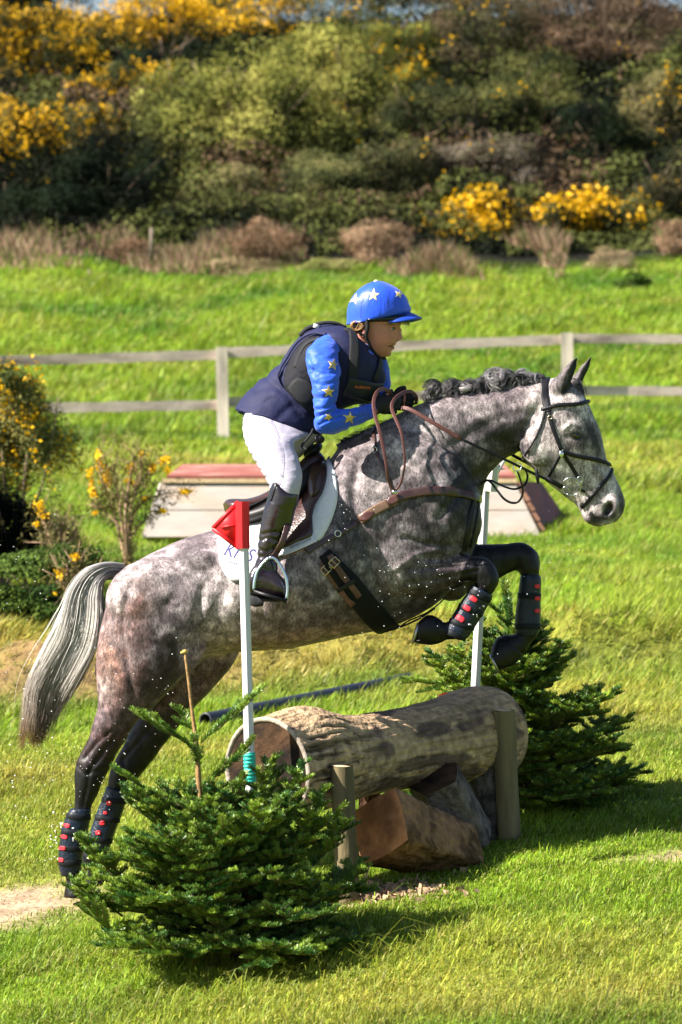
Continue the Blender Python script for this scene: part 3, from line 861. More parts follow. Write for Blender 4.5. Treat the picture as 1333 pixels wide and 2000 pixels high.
# ------------------------------------------------------------------ hair strands
def strands(name, guide_fn, n, segs, rad, parent, tint_fn, mat, taper=.35):
    """flat three-sided strands; guide_fn(k, t) -> (segs,3) points"""
    V = []; Fc = []; T = []
    base = 0
    for k in range(n):
        pts = guide_fn(k)
        m = len(pts)
        d = np.gradient(pts, axis=0); d /= np.linalg.norm(d, axis=1)[:, None] + 1e-9
        a = RNG.random() * 6.28
        up = np.array((math.cos(a), math.sin(a), .3))
        s = np.cross(d, up); s /= np.linalg.norm(s, axis=1)[:, None] + 1e-9
        b = np.cross(d, s)
        r = rad * (.6 + .8 * RNG.random()) * (1 - (1 - taper) * np.linspace(0, 1, m) ** 1.5)
        ring = np.stack([pts + s * r[:, None], pts - s * r[:, None] * .5 + b * r[:, None] * .8, pts - s * r[:, None] * .5 - b * r[:, None] * .8], 1)
        V.append(ring.reshape(-1, 3))
        i = np.arange(m - 1)[:, None] * 3 + base
        for q in (np.array([0, 1, 4, 3]), np.array([1, 2, 5, 4]), np.array([2, 0, 3, 5])):
            Fc.append(i + q)
        c = tint_fn(k, pts)
        T.append(np.repeat(c, 3, 0))
        base += m * 3
    o = npmesh(name, np.concatenate(V), [np.concatenate(Fc)], mat, tint=np.concatenate(T), smooth=True)
    put(o, parent)
    return o
M_HAIR = mk('horse_hair', (1, 1, 1), rough=.45, var=.15, scale=80, attr=True, spec=.45)
# tail: centre line with half-widths, measured in the photo
TAILC = np.array([(243,1112),(212,1112),(184,1128),(168,1160),(160,1205),(146,1255),(122,1305),(98,1352),(84,1400),(76,1440),(72,1470)], float)
TAILW = np.array([8, 11, 18, 27, 34, 37, 37, 34, 28, 24, 18], float)
TC = catmull(TAILC, 6); TW = catmull(TAILW[:, None], 6)[:, 0]
def tail_guide(k):
    u = RNG.normal() * .46; u = max(-1, min(1, u)); v = RNG.normal() * .45; v = max(-1, min(1, v))
    lk = int(RNG.integers(0, 26)); lr = np.random.default_rng(500 + lk); clump = lr.uniform(-.95, .95); lend = lr.uniform(.62, 1.0); v = v * .5 + lr.normal() * .35; ls = lr.normal() * .30; w0 = lr.random() * 6.28; f0 = 1.5 + 2.5 * lr.random(); am = 2 + 4 * lr.random(); u = clump + RNG.normal() * .32; u = max(-1.15, min(1.15, u)); tail_guide.lk = lk
    end = int(min(len(TC), len(TC) * (lend * (.86 + .16 * RNG.random()))))
    C = TC[:end]; W = TW[:end]
    d = np.gradient(C, axis=0); d /= np.linalg.norm(d, axis=1)[:, None]
    nrm = np.column_stack([d[:, 1], -d[:, 0]])
    tt = np.linspace(0, end / len(TC), end)
    tail_guide.u = u
    uu = u * (1 - tt ** 2 * .75) + clump * tt ** 2 * .75 + ls * tt ** 2
    uu = uu + (RNG.normal() * .18) * np.clip(tt - .6, 0, 1) * 3 + RNG.normal() * .07 + (RNG.random() < .05) * RNG.normal() * .5 * tt
    q = C + nrm * (uu * W + am * np.sin(f0 * tt * 6 + w0) * tt)[:, None]
    yv = v * (.02 + .085 * np.minimum(tt * 2.2, 1)) 
    return np.array([tuple(P(a, b, c)) for (a, b), c in zip(q, yv)])
def tail_tint(k, pts):
    j = RNG.random()
    tt = np.linspace(0, 1, len(pts))[:, None] * len(pts) / len(TC)
    top = np.array((.30, .30, .33)); mid = np.array((.80, .76, .70)); tip = np.array((.17, .085, .04))
    c = top * (1 - np.clip(tt * 2.6, 0, 1)) + mid * np.clip(tt * 2.6, 0, 1)
    c = c * (1 - np.clip((tt - .52) * 2.6, 0, 1)) + tip * np.clip((tt - .52) * 2.6, 0, 1)
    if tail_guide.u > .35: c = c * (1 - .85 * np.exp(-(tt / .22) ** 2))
    jl = (tail_guide.lk * 7919 % 100) / 100
    if jl < .15: c = c * .5
    elif jl < .3: c = c * .75
    if j < .15: c = c * .5
    return c * (.8 + .4 * RNG.random())
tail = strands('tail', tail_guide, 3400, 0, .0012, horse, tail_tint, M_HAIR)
core = Soup().add(loft([(243,1104,232,1132,.03,0),(206,1104,196,1136,.035,0),(176,1122,200,1160,.04,0),(150,1160,192,1190,.045,0),(142,1205,184,1222,.045,0),(130,1250,170,1262,.04,0)], n=14, sub=3)).build('dock', mk('dock_hair', (.10, .095, .105), rough=.6, var=.3, scale=30, stretch=(1, 1, .2)), horse)

# mane: loose bunches of curls along the crest
CREST = np.array([(838,778),(855,768),(880,764),(905,762),(930,758),(955,752),(975,748),(998,748),(1020,745),(1045,745),(1066,738)], float)
NB_ = 13
_bq = catmull(CREST, 8)
_brs = np.random.default_rng(3)
BUN = []
for i in range(NB_):
    c = _bq[int((i + .5) / NB_ * (len(_bq) - 1))]
    sc = (1.0, .9, 1.0, .95, 1.05, 1.0, .95, 1.25, 1.35, 1.05, .9, .75, .6)[i]
    BUN.append((np.array(P(c[0] + _brs.normal() * 3, c[1] + 1 - 6 * sc, -.012)), sc))
_ml = {}
def mane_guide(k):
    i = int(RNG.integers(0, NB_)); c, sc = BUN[i]
    lock = int(RNG.integers(0, 7)); key = (i, lock)
    if key not in _ml:
        nrm = _brs.normal(size=3) * np.array((.7, .5, .7)) + np.array((0, -1.0, 0)); nrm /= np.linalg.norm(nrm)
        _ml[key] = (nrm, _brs.random() * 6.28, .014 + .020 * _brs.random(), _brs.normal(size=3) * .010, 2.5 + 4 * _brs.random(), _brs.random())
    nrm, a0, r, off, turn, j = _ml[key]; nrm = nrm + RNG.normal(size=3) * .10; nrm = nrm / np.linalg.norm(nrm)
    u = np.cross(nrm, (0, 0, 1.)); u /= np.linalg.norm(u); v = np.cross(nrm, u)
    m = 14; s = np.linspace(0, 1, m); rr = r * sc * (1 + RNG.normal() * .16) * (1 - .25 * s)
    ang = a0 + RNG.normal() * .15 + turn * s
    p = c + off * sc + u * (rr * np.cos(ang))[:, None] + v * (rr * np.sin(ang))[:, None] + nrm * RNG.normal() * .004
    if RNG.random() < (.30 if i < 4 else .10):
        w_ = (s ** 2)[:, None]; p = p + w_ * np.array((-.03 * RNG.random() - .01, RNG.normal() * .015, .03 * RNG.random()))
    if RNG.random() < .12:
        p = p + (s ** 1.5)[:, None] * np.array((0, -.02, -.05 * RNG.random()))
    mane_guide.j = j
    return p
def mane_tint(k, pts):
    j = mane_guide.j * .8 + .2 * RNG.random(); left = np.clip((.50 - pts[:, 0:1]) * 2.6, 0, 1)
    c = np.array((.045, .042, .050)) if j < .55 else (np.array((.16, .15, .17)) if j < .85 else np.array((.42, .39, .38)))
    return c * (1 - left) + (c * .55 + np.array((.40, .36, .34)) * .45) * left
strands('mane', mane_guide, 6500, 0, .0009, horse, mane_tint, M_HAIR, taper=.5)
s = Soup()
for c_, sc in BUN: s.add(ellipsoid(c_ + np.array((0, .004, -.006)), (.022 * sc, .018, .022 * sc)))
s.build('mane_core', mk('dark_mane_core', (.012, .011, .014), rough=.8, var=.4, scale=60, bump=.6), horse)
def fore_guide(k):
    s = np.linspace(0, 1, 9); b = np.array(P(1126 + RNG.normal() * 5, 748 + RNG.normal() * 4, RNG.normal() * .02))
    return np.column_stack([b[0] + .025 * s + RNG.normal() * .006 * s, b[1] + RNG.normal() * .012 * s, b[2] + .012 * np.sin(s * 3) - (.05 + .02 * RNG.random()) * s ** 1.5])
strands('forelock', fore_guide, 90, 0, .0016, horse, lambda k, p: np.tile(np.array((.03, .028, .033)), (len(p), 1)), M_HAIR)
def wisp_guide(k):     # wither hair under the rider's hands
    b = np.array(P(668 + RNG.random() * 90, 862 - 0, RNG.normal() * .01)); i = (b[0] / 15 * F + CX - 668) / 90
    b[2] += .085 * i - .016
    s = np.linspace(0, 1, 10); a = RNG.random() * 6.28
    return np.column_stack([b[0] + .02 * np.cos(a + 5 * s) * s, b[1] - .02 * s + .012 * np.sin(a + 6 * s), b[2] + (.010 + .028 * RNG.random()) * s * (1 - .4 * s) + .008 * np.sin(a + 5 * s) * s])
strands('wither_hair', wisp_guide, 320, 0, .0014, horse, lambda k, p: np.tile(np.array((.04, .036, .04)), (len(p), 1)), M_HAIR)

# horseshoes on the lifted fore hooves
for a_, b_, yy, w_ in ((( 818, 1215), (806, 1257), -.16, .046), ((957, 1277), (973, 1311), .14, .046)):
    T, B = P(*a_, yy), P(*b_, yy); C = (T + B) / 2; H = (T - B) / 2
    pts = [C + H * math.cos(t) * .96 + Vector((0, w_ * math.sin(t), 0)) for t in np.linspace(.55, 2 * math.pi - .55, 26)]
    Soup().add(tube(pts, .0055, 8)).build('horseshoe', mk('worn_shoe_steel', (.42, .42, .44), rough=.4, metallic=1.0, var=.2), horse)

# ------------------------------------------------------------------ materials for tack and clothes
M_BROWN = mk('brown_leather', (.042, .016, .014), rough=.32, var=.2, scale=30, bump=.25, bscale=120, spec=.5, coat=.25)
M_BLACKL = mk('black_leather', (.007, .007, .010), rough=.4, var=.2, scale=30, bump=.2, bscale=150, spec=.3)
M_TAN = mk('tan_leather', (.15, .088, .055), rough=.45, var=.2, scale=30)
M_STEEL = mk('steel', (.62, .64, .68), rough=.22, metallic=1.0, var=.05)
M_BRASS = mk('brass', (.50, .42, .30), rough=.3, metallic=1.0, var=.05)
M_WHITEC = mk('white_quilted_cloth', (.80, .79, .84), rough=.85, var=.04, bump=.6, bscale=260, sheen=.2)
M_WHITETRIM = mk('pale_trim', (.66, .64, .76), rough=.7, var=.05)
M_NAVYP = mk('navy_print', (.03, .03, .16), rough=.7, var=.02)
M_BLACKW = mk('black_webbing', (.010, .011, .014), rough=.75, var=.15, bump=.4, bscale=400)
M_NEO = mk('black_girth_leather', (.006, .007, .009), rough=.65, var=.2, spec=.15)
M_REIN = mk('plaited_rein_leather', (.105, .038, .032), rough=.45, var=.25, scale=260, bump=.3, bscale=300)

def both(name, px_, w_, t_, mat=None, surf=None, par=None, **k):
    for mir in (False, True): Soup().add(strap(surf or HS, px_, w_, t_, mirror=mir, **k)).build(name, mat or M_BLACKL, par or br)

# ------------------------------------------------------------------ saddle cloth, saddle, girth
pad = thing('saddle_cloth', 'white quilted saddle cloth with blue lettering under the brown saddle', 'saddle cloth', P(540, 1000, 0))
front = [(640,890),(650,912),(657,935),(659,970),(654,995),(645,1020),(634,1042),(624,1055),(612,1062),(585,1073),(552,1086),(520,1098)]
rear = [(500,1120),(482,1131),(465,1135),(449,1132),(437,1118),(428,1094),(426,1070),(428,1052),(440,1040)]
top = [(470,1030),(500,1014),(530,998),(560,970),(590,935),(612,902)]
padl = []
for mir in (False, True):
    padl.append(Soup().add(panel(HS, front + rear + top, lift=.003, thick=.010, nring=16, sub=3, center=(548, 1022), mirror=mir)).build('quilted_cloth', M_WHITEC, pad))
padm = padl[0]
PS = Surf([padm, body])
both('front_binding', front[:9], .007, .006, mat=mk('white_binding', (.82, .80, .80), rough=.6, var=.05), surf=PS, par=pad, sub=4)
s = Soup(); s.add(strap(PS, [(552,1078),(585,1064),(616,1049)], .040, .003, sub=5)); s.build('label_band', M_WHITETRIM, pad)
s = Soup(); s.add(strap(PS, [(556,1089),(585,1077),(612,1066)], .004, .004, lift=.002, sub=5)); s.build('lower_piping', mk('copper_piping', (.45, .2, .15), rough=.5), pad)
BS = Surf([padm, body, bpy.data.objects['label_band']])
v, f = text_on(BS, 'PREMIER EQUINE', (587, 1062), 24, 46, .0025, .25, 1.0)
put(npmesh('band_lettering', v, f, M_NAVYP), pad)
v, f = text_on(PS, 'KMS', (465, 1080), -14, 60, .002, .35, 1.25)
put(npmesh('cloth_lettering', v, f, M_NAVYP), pad)
v, f = text_on(PS, 'MOTOR', (455, 1093), -14, 22, .002, .1); v2, f2 = text_on(PS, 'HOLDING', (458, 1099), -14, 20, .002, .1)
s = Soup().add((v, f)).add((v2, f2)); s.build('small_lettering', M_NAVYP, pad, smooth=False)
for q_ in ([(436,1094),(450,1098),(463,1103)], [(485,1066),(492,1068),(499,1071)]): Soup().add(strap(PS, q_, .0022, .001)).build('logo_rule', M_NAVYP, pad)

saddle = thing('saddle', 'glossy brown leather jumping saddle under the rider with steel stirrups and black girth', 'saddle', P(560, 960, 0))
flap = [(590,895),(606,889),(624,890),(636,900),(640,915),(638,940),(630,965),(618,985),(611,1010),(612,1040),(606,1050),(580,1060),(552,1072),(535,1060),(520,1020),(506,985),(540,960),(565,930)]
for sgn, mir in ((1, False), (-1, True)):
    s = Soup(); s.add(panel(PS, flap, lift=.004, thick=.008, nring=12, sub=2, center=(572, 990), mirror=mir)); fl_ = s.build('flap', M_BROWN, saddle)
    s = Soup(); s.add(panel(PS, [(594,903),(606,891),(622,891),(635,899),(639,914),(636,938),(627,962),(612,975),(606,960),(612,935),(606,915)], lift=.010, thick=.008, nring=8, sub=2, center=(621, 925), mirror=mir, puff=.022)); s.build('knee_roll', M_BROWN, saddle)
# seat: from pommel to cantle, over the back
seat = []
for px_, py_t, py_b, w_ in [(436,984,1000,.02),(444,976,1004,.115),(458,974,1002,.15),(482,974,1000,.15),(510,966,994,.13),(540,948,980,.115),(568,922,960,.11),(592,896,940,.095),(610,884,925,.07),(624,882,915,.05),(634,892,905,.02)]:
    seat.append((px_, py_t, px_ + 4, py_b, w_, 0))
Soup().add(loft(seat, n=26, sub=4, power=2.6)).build('seat', M_BROWN, saddle)
pan = [(446,1000,446,1024,.03,0),(456,996,458,1030,.11,0),(480,992,486,1026,.16,0),(515,980,525,1015,.19,0),(550,955,565,1000,.2,0),(590,920,605,970,.16,0),(620,898,632,935,.10,0)]
Soup().add(loft(pan, n=24, sub=4, power=2.6)).build('panel', mk('dark_saddle_panel', (.014, .012, .014), rough=.5, var=.2), saddle)
for yy in (-1, 1):
    Soup().add(tube([P(447, 1000, -.10 * yy), P(470, 995, -.15 * yy), P(500, 984, -.15 * yy), P(530, 968, -.14 * yy)], .006, sub=4)).build('seat_piping', M_BLACKL, saddle)
# tweed/strap bits at the pommel
Soup().add(ellipsoid(P(612, 880, -.02), (.045, .07, .022), Matrix.Rotation(math.radians(-35), 3, 'Y'))).build('pommel', M_BLACKL, saddle)
# girth
girth_px = [(634,1080),(655,1108),(682,1140),(706,1172),(730,1200),(752,1222),(766,1232)]
s = Soup(); s.add(strap(HS, girth_px, [.055, .088, .10, .10, .092, .085, .085], .012, lift=.002, sub=6, wrap=True)); girth = s.build('girth', M_NEO, saddle)
GS = Surf([girth, body, padm])
for pts, bk in (([(628,1098),(640,1118),(658,1142),(678,1168),(690,1182)], (636,1112)), ([(644,1084),(656,1104),(674,1130),(692,1152),(702,1166)], (652,1098))):
    s = Soup(); s.add(strap(GS, pts, .026, .005, lift=.002)); s.build('billet', mk('billet_leather', (.10, .045, .034), rough=.5, var=.3, scale=40), saddle)
    p, n_ = GS.hit(*bk); n_ = Vector(n_)
    u = Vector((1, 0, -.95)).normalized(); v_ = n_.cross(u).normalized()
    q = [p + n_ * .011 + u * a + v_ * b for a, b in ((-.014, -.018), (.016, -.018), (.016, .018), (-.014, .018), (-.014, -.018))]
    s = Soup()
    for i in range(4): s.add(tube([q[i], q[i + 1]], .0028, 8))
    s.add(tube([q[0].lerp(q[3], .5), q[1].lerp(q[2], .5)], .002, 6)); s.build('buckle', M_BRASS, saddle)
s = Soup(); s.add(strap(GS, [(658,1154),(668,1148),(684,1138),(692,1133)], .018, .004, lift=.008)); s.build('strap_keeper', M_BLACKL, saddle)
s = Soup(); s.add(strap(GS, [(594,1072),(612,1062),(624,1056)], .030, .006, lift=.004)); s.build('flap_strap', M_BROWN, saddle)

# ------------------------------------------------------------------ breastplate
bp_ = thing('breastplate', 'brown leather breastplate with fleece tan section round the grey horse\'s chest', 'breastplate', P(850, 980, 0))
both('girth_strap', [(600,1078),(622,1064),(640,1054),(656,1046),(676,1034),(700,1018)], .022, .005, mat=M_BROWN, surf=GS, par=bp_, lift=.004)
both('padded_section', [(704,1016),(728,1000),(756,985),(775,976)], .040, .008, mat=M_TAN, par=bp_, lift=.002)
s = Soup(); s.add(strap(HS, [(756,984),(780,971),(812,963),(845,959),(880,960),(905,965),(926,971),(938,975)], [.038, .036, .034, .034, .032], .010, lift=.002, wrap=True)); s.build('chest_strap', M_BROWN, bp_)
for c_ in ((716, 1009), (768, 977)):
    s = Soup(); s.add(strap(HS, [(c_[0]-12, c_[1]+6), c_, (c_[0]+14, c_[1]-7)], [.008, .036, .034, .012], .006, lift=.008)); s.build('leather_tab', mk('red_brown_tab', (.085, .034, .030), rough=.35, var=.2), bp_)
both('neck_strap', [(768,966),(760,940),(754,918),(744,900),(735,880),(732,862),(731,846),(734,834)], [.012, .013, .014, .016], .005, mat=M_BROWN, par=bp_, lift=.003)
p, n_ = HS.hit(733, 881); s = Soup().add(torus(p + n_ * .012, .011, .0022, (1, 0, .2), (-.2, 0, 1), n=16)); s.build('neck_buckle', M_STEEL, bp_)
p, n_ = HS.hit(659, 1044); s = Soup().add(torus(p + n_ * .022, .012, .0024, (1, 0, .6), (-.6, 0, 1), n=16)); s.build('strap_buckle', M_STEEL, bp_)
Soup().add(strap(HS, [(926,974),(921,1000),(915,1035),(909,1064),(902,1085)], .022, .006, lift=.003)).build('martingale_strap', M_BLACKL, bp_); Soup().add(strap(HS, [(934,976),(932,1005),(926,1040),(918,1068)], .010, .005, lift=.003)).build('martingale_strap', M_BLACKL, bp_)
s = Soup(); s.add(tube([P(872, 1166, .0), P(850, 1186, -.01), P(828, 1200, -.02), P(800, 1212, -.02), P(775, 1228, -.02), P(752, 1233, -.02)], .006, 8, sub=4, flat=.5)); s.add(tube([P(850, 1188, -.02), P(820, 1208, -.035), P(790, 1222, -.03), P(762, 1231, -.02)], .004, 8, sub=4)); s.build('belly_strap', M_BLACKL, bp_)
s = Soup(); s.add(ellipsoid(P(771, 961, -.27), (.012, .006, .010))); s.build('strap_ring', M_STEEL, bp_)

# ------------------------------------------------------------------ bridle
br = thing('bridle', 'black crossed-noseband bridle with ring bit and brown reins on the grey horse\'s head', 'bridle', P(1090, 860, 0))
s = Soup(); s.add(strap(HS, [(1071,806),(1067,785),(1064,765),(1065,748),(1069,739)], .030, .006, lift=.002, wrap=True)); s.build('headpiece', M_BLACKL, br)
s = Soup(); s.add(strap(HS, [(1060,800),(1072,797),(1090,792),(1108,791),(1127,790),(1143,786),(1150,784)], .017, .012, lift=.001, wrap=True, roundish=True)); s.build('browband', M_BLACKL, br)
both('cheekpiece', [(1072,804),(1078,828),(1087,853),(1097,878)], .017, .006)
both('lower_cheekpiece', [(1099,882),(1110,900),(1121,918),(1130,933)], .015, .006)
both('throat_lash', [(1066,802),(1060,826),(1050,850),(1038,872),(1028,888),(1021,900)], .010, .005, lift=.004)
s = Soup(); s.add(strap(HS, [(1098,880),(1118,888),(1140,893),(1165,898),(1183,904),(1193,909)], .017, .009, roundish=True, lift=.001, wrap=True)); s.build('upper_noseband', M_BLACKL, br)
both('lower_noseband', [(1199,912),(1190,930),(1175,948),(1160,966),(1147,982),(1138,991)], .015, .008, roundish=True, lift=.001)
both('jowl_strap', [(1097,884),(1088,903),(1079,920),(1072,932)], .011, .005)
p, n_ = HS.hit(1096, 886); Soup().add(ellipsoid(p + n_ * .01, (.010, .004, .014))).build('noseband_buckle', M_STEEL, br)
p, n_ = HS.hit(1076, 816); Soup().add(torus(p + n_ * .010, .008, .002, (1, 0, .3), (-.3, 0, 1), n=14)).build('cheek_buckle', M_BRASS, br)
for sg in (1, -1):
    s = Soup()
    for (bx, by, br_, tt) in ((1117, 947, .039, .0026), (1133, 935, .012, .0022), (1107, 955, .016, .0022)):
        p, n_ = HS.hit(bx, by); n_ = Vector(n_); u = Vector((1, 0, 0)); u = (u - n_ * u.dot(n_)).normalized(); v_ = n_.cross(u)
        c_ = p + n_ * .013
        if br_ > .03: c_ = p + n_ * .018
        if sg < 0: c_ = Vector((c_.x, -c_.y, c_.z)); u = Vector((u.x, -u.y, u.z)); v_ = Vector((v_.x, -v_.y, v_.z))
        s.add(torus(c_, br_, tt, u, v_, n=40))
    s.build('bit_ring', M_STEEL, br)
s = Soup(); s.add(tube([P(1133, 956, -.065), P(1142, 960, -.045), P(1150, 966, .0), P(1142, 960, .045), P(1133, 956, .065)], .006, sub=4)); s.build('mouthpiece', M_BLACKL, br)
# reins: near rein hand -> bit, far rein behind the neck, free loops at the hands
def free_strap(pts, w_, t_, sub=6):
    q = catmull(np.array([tuple(p) for p in pts]), sub)
    return ribbon(q, np.tile(np.array((0, -1.0, .15)), (len(q), 1)), w_, t_, 0)
s = Soup(); s.add(free_strap([P(784,797,-.20), P(802,800,-.22), P(850,828,-.235), P(902,858,-.225)], .017, .006)); s.build('rein', M_REIN, br)
s = Soup(); s.add(free_strap([P(902,858,-.225), P(945,878,-.20), P(992,900,-.17), P(1045,926,-.13), P(1072,938,-.115)], .011, .005)); s.add(tube([P(1068, 934, -.113), P(1098, 951, -.09)], .0105, 12)); s.build('rein', M_BLACKL, br)
s = Soup(); s.add(free_strap([P(790,790,.12), P(850,815,.19), P(930,850,.20), P(1000,888,.16), P(1050,915,.12), P(1105,948,.09)], .013, .005)); s.build('rein', M_BLACKL, br)
s = Soup(); s.add(ellipsoid(P(1050, 930, -.135), (.008, .012, .034), Matrix.Rotation(math.radians(-8), 3, 'Y'))); s.build('rein_stop', M_BLACKL, br)
def flat_loop(name, pts, w_, nrm=(.55, -1, 0), mat=None):
    q = catmull(np.array([tuple(P(*p)) for p in pts]), 6)
    Soup().add(ribbon(q, np.tile(np.array(nrm, float), (len(q), 1)), w_, .004, 0)).build(name, mat or M_REIN, br)
flat_loop('rein_loop', [(770,792,-.10),(764,772,-.12),(757,762,-.16),(746,760,-.20),(736,767,-.24),(730,785,-.27),(733,812,-.29),(741,840,-.31),(750,880,-.325),(756,915,-.33),(759,938,-.32),(766,952,-.305),(772,957,-.30)], [.014, .016, .016, .016, .014, .012, .010], (.25, -1, .1))
flat_loop('rein_loop', [(812,790,.0),(814,776,-.03),(806,766,-.08),(793,765,-.13),(778,773,-.19),(767,786,-.23),(766,800,-.25),(774,820,-.27),(784,845,-.29),(789,875,-.30),(791,905,-.305),(786,935,-.30),(780,950,-.295),(773,958,-.295)], [.014, .015, .015, .015, .011, .009, .008], (.25, -1, .1))
s = Soup(); s.add(torus(P(1011, 912, -.165), .017, .002, (1, 0, .3), (-.2, .3, 1), n=26)); s.build('martingale_ring', M_STEEL, br)
def loop(name, pts, r=.0048):
    Soup().add(tube([P(*p) for p in pts], r, 8, sub=6, flat=.5)).build(name, M_BLACKL, br)
loop('martingale_fork', [(1011,919,-.16),(1018,940,-.14),(1022,962,-.12),(1014,979,-.10),(1000,982,-.09),(985,974,-.08),(972,958,-.07),(960,943,-.06),(950,938,-.05),(938,948,-.04),(930,965,-.03)])
loop('martingale_fork', [(1026,916,.10),(1031,930,.08),(1026,946,.05),(1008,955,.03),(990,952,.01),(972,944,.0),(958,938,-.01),(946,942,-.01),(934,960,-.01)])

# ------------------------------------------------------------------ leg boots (worn by the horse)
M_BOOTN = mk('navy_boot_shell', (.007, .013, .028), rough=.35, var=.3, scale=60, bump=.4, bscale=120, coat=.1, spec=.3)
M_BOOTB = mk('black_boot_strap', (.005, .007, .010), spec=.2, rough=.6, var=.2)
M_RED = mk('red_print', (.60, .02, .035), rough=.5, var=.05)
M_WHT = mk('white_print', (.75, .75, .78), rough=.5, var=.03)
def leg_boot(secs, dots, marks, ynear, flare=None, straps=4, label=None):
    sp = Soup().add(loft(secs, n=28, sub=4, power=2.4)); o = sp.build('leg_boot', M_BOOTN, horse)
    S_ = Surf([o])
    n_ = len(secs)
    sol = []
    for k in range(straps):
        t_ = (k + .8) / (straps + .4) * (n_ - 1); i = min(int(t_), n_ - 2); f_ = t_ - i
        A = [secs[i][j] * (1 - f_) + secs[i + 1][j] * f_ for j in range(6)]
        T, B = np.array(P(A[0], A[1], A[5])), np.array(P(A[2], A[3], A[5])); C = (T + B) / 2; H = (T - B) / 2 * 1.035
        ax = np.cross(H, (0, 1, 0)); ax /= np.linalg.norm(ax)
        ring = []
        for sgn_ in (-.010, .010):
            th = np.linspace(0, 2 * math.pi, 29)[:-1]
            c2 = np.sign(np.cos(th)) * np.abs(np.cos(th)) ** .83; s2 = np.sign(np.sin(th)) * np.abs(np.sin(th)) ** .83
            ring.append(C + ax * sgn_ + np.outer(c2, H) + np.outer(s2, np.array((0, A[4] * 1.06, 0))))
        for q_ in (.97, ): ring = [C + ax * -.012 + (ring[0] - C - ax * -.010) * q_] + ring + [C + ax * .012 + (ring[-1] - C - ax * .010) * q_]
        sol.append(Soup().add(rings(np.array(ring), cap=True)).build('boot_strap', M_BOOTB, o))
    S2 = Surf([o] + sol)
    for (cx_, cy_, rx_, ry_, an) in dots:
        a_ = math.radians(an)
        out_ = [(cx_ + rx_ * math.copysign(abs(math.cos(t)) ** .6, math.cos(t)) * math.cos(a_) - ry_ * math.copysign(abs(math.sin(t)) ** .6, math.sin(t)) * math.sin(a_), cy_ + rx_ * math.copysign(abs(math.cos(t)) ** .6, math.cos(t)) * math.sin(a_) + ry_ * math.copysign(abs(math.sin(t)) ** .6, math.sin(t)) * math.cos(a_)) for t in np.linspace(0, 2 * math.pi, 17)[:-1]]
        Soup().add(panel(S2, out_, lift=.0005, thick=.002, nring=3, y0=ynear)).build('red_vent', M_RED, o)
    if marks:
        for (cx_, cy_, rx_, ry_) in marks:
            Soup().add(panel(S2, [(cx_-rx_, cy_-ry_), (cx_, cy_-ry_), (cx_+rx_, cy_-ry_), (cx_+rx_, cy_+ry_), (cx_, cy_+ry_), (cx_-rx_, cy_+ry_)], lift=.0005, thick=.0006, nring=2, y0=ynear)).build('white_mark', M_WHT, o)
    return o
leg_boot([(963,1163,922,1142,.050,-.16),(960,1172,917,1152,.052,-.16),(950,1190,903,1172,.050,-.16),(936,1213,888,1196,.050,-.16),(925,1230,876,1216,.052,-.16),(913,1247,869,1230,.050,-.16),(898,1251,873,1240,.040,-.16)],
         [(926,1170,8,5,33),(913,1188,8,5,33),(900,1208,9,5.5,33)], [(945,1184,2,1.8),(932,1203,1.1,2.8),(918,1220,3,1.3)], -.2, straps=4)
leg_boot([(1056,1124,1018,1122,.040,.14),(1058,1135,1016,1132,.046,.14),(1057,1165,1012,1163,.045,.14),(1057,1195,1008,1192,.044,.14),(1057,1216,1006,1214,.046,.14),(1056,1230,1007,1232,.044,.14),(1048,1242,1010,1242,.036,.14)],
         [(1050,1145,5,4,0),(1050,1169,5,4,0),(1050,1193,5,4,0)], [], .1, straps=2)
leg_boot([(178,1580,137,1580,.040,-.165),(177,1598,129,1596,.046,-.165),(171,1628,120,1624,.045,-.165),(165,1655,116,1652,.045,-.165),(160,1680,114,1680,.046,-.165),(160,1700,117,1703,.042,-.165),(158,1707,124,1709,.034,-.165)],
         [(131,1613,6,4,15),(126,1635,6.5,4,15),(122,1657,6.5,4,10),(119,1680,6,4,10)], [(143,1618,2.2,1.3),(143,1640,1,4)], -.2, straps=5)
leg_boot([(252,1546,208,1536,.044,.16),(248,1562,200,1560,.048,.16),(240,1588,190,1584,.046,.16),(228,1618,180,1612,.045,.16),(218,1648,170,1642,.045,.16),(208,1672,162,1668,.044,.16),(200,1682,160,1680,.036,.16)],
         [(213,1569,5,4.5,0),(206,1588,4,3,0),(200,1608,5,4.5,0),(192,1627,5,4.5,0)], [], .1, straps=4)

# ------------------------------------------------------------------ rider
rider = thing('person', 'rider leaning forward in blue starred helmet, navy vest and white breeches, holding the reins', 'rider', P(560, 900, 0))
M_SKIN = mk('skin', (.50, .23, .16), rough=.5, var=.10, scale=25, second=(.60, .20, .14), sscale=14, slo=.5, shi=.75, spec=.35)
VEST = [(676,640,736,690,.07,0),(664,634,744,712,.135,0),(640,634,752,728,.175,0),(616,638,752,742,.19,0),(592,650,744,766,.19,0),(568,676,726,789,.185,0),(548,706,690,792,.17,0),
        (525,728,660,806,.162,0),(498,750,640,832,.168,0),(474,776,628,850,.18,0),(458,800,600,856,.188,0)]
PELV = [(490,760,640,830,.15,0),(478,790,628,852,.165,0),(474,812,612,868,.175,0),(482,846,590,890,.17,0),(500,880,570,900,.14,0)]
THIGH = [(480,800,610,850,.09,-.10),(474,830,592,858,.095,-.17),(478,862,575,868,.088,-.24),(496,898,584,896,.080,-.29),(515,928,591,926,.070,-.33),(527,952,589,950,.062,-.352),(532,972,582,976,.054,-.36)]
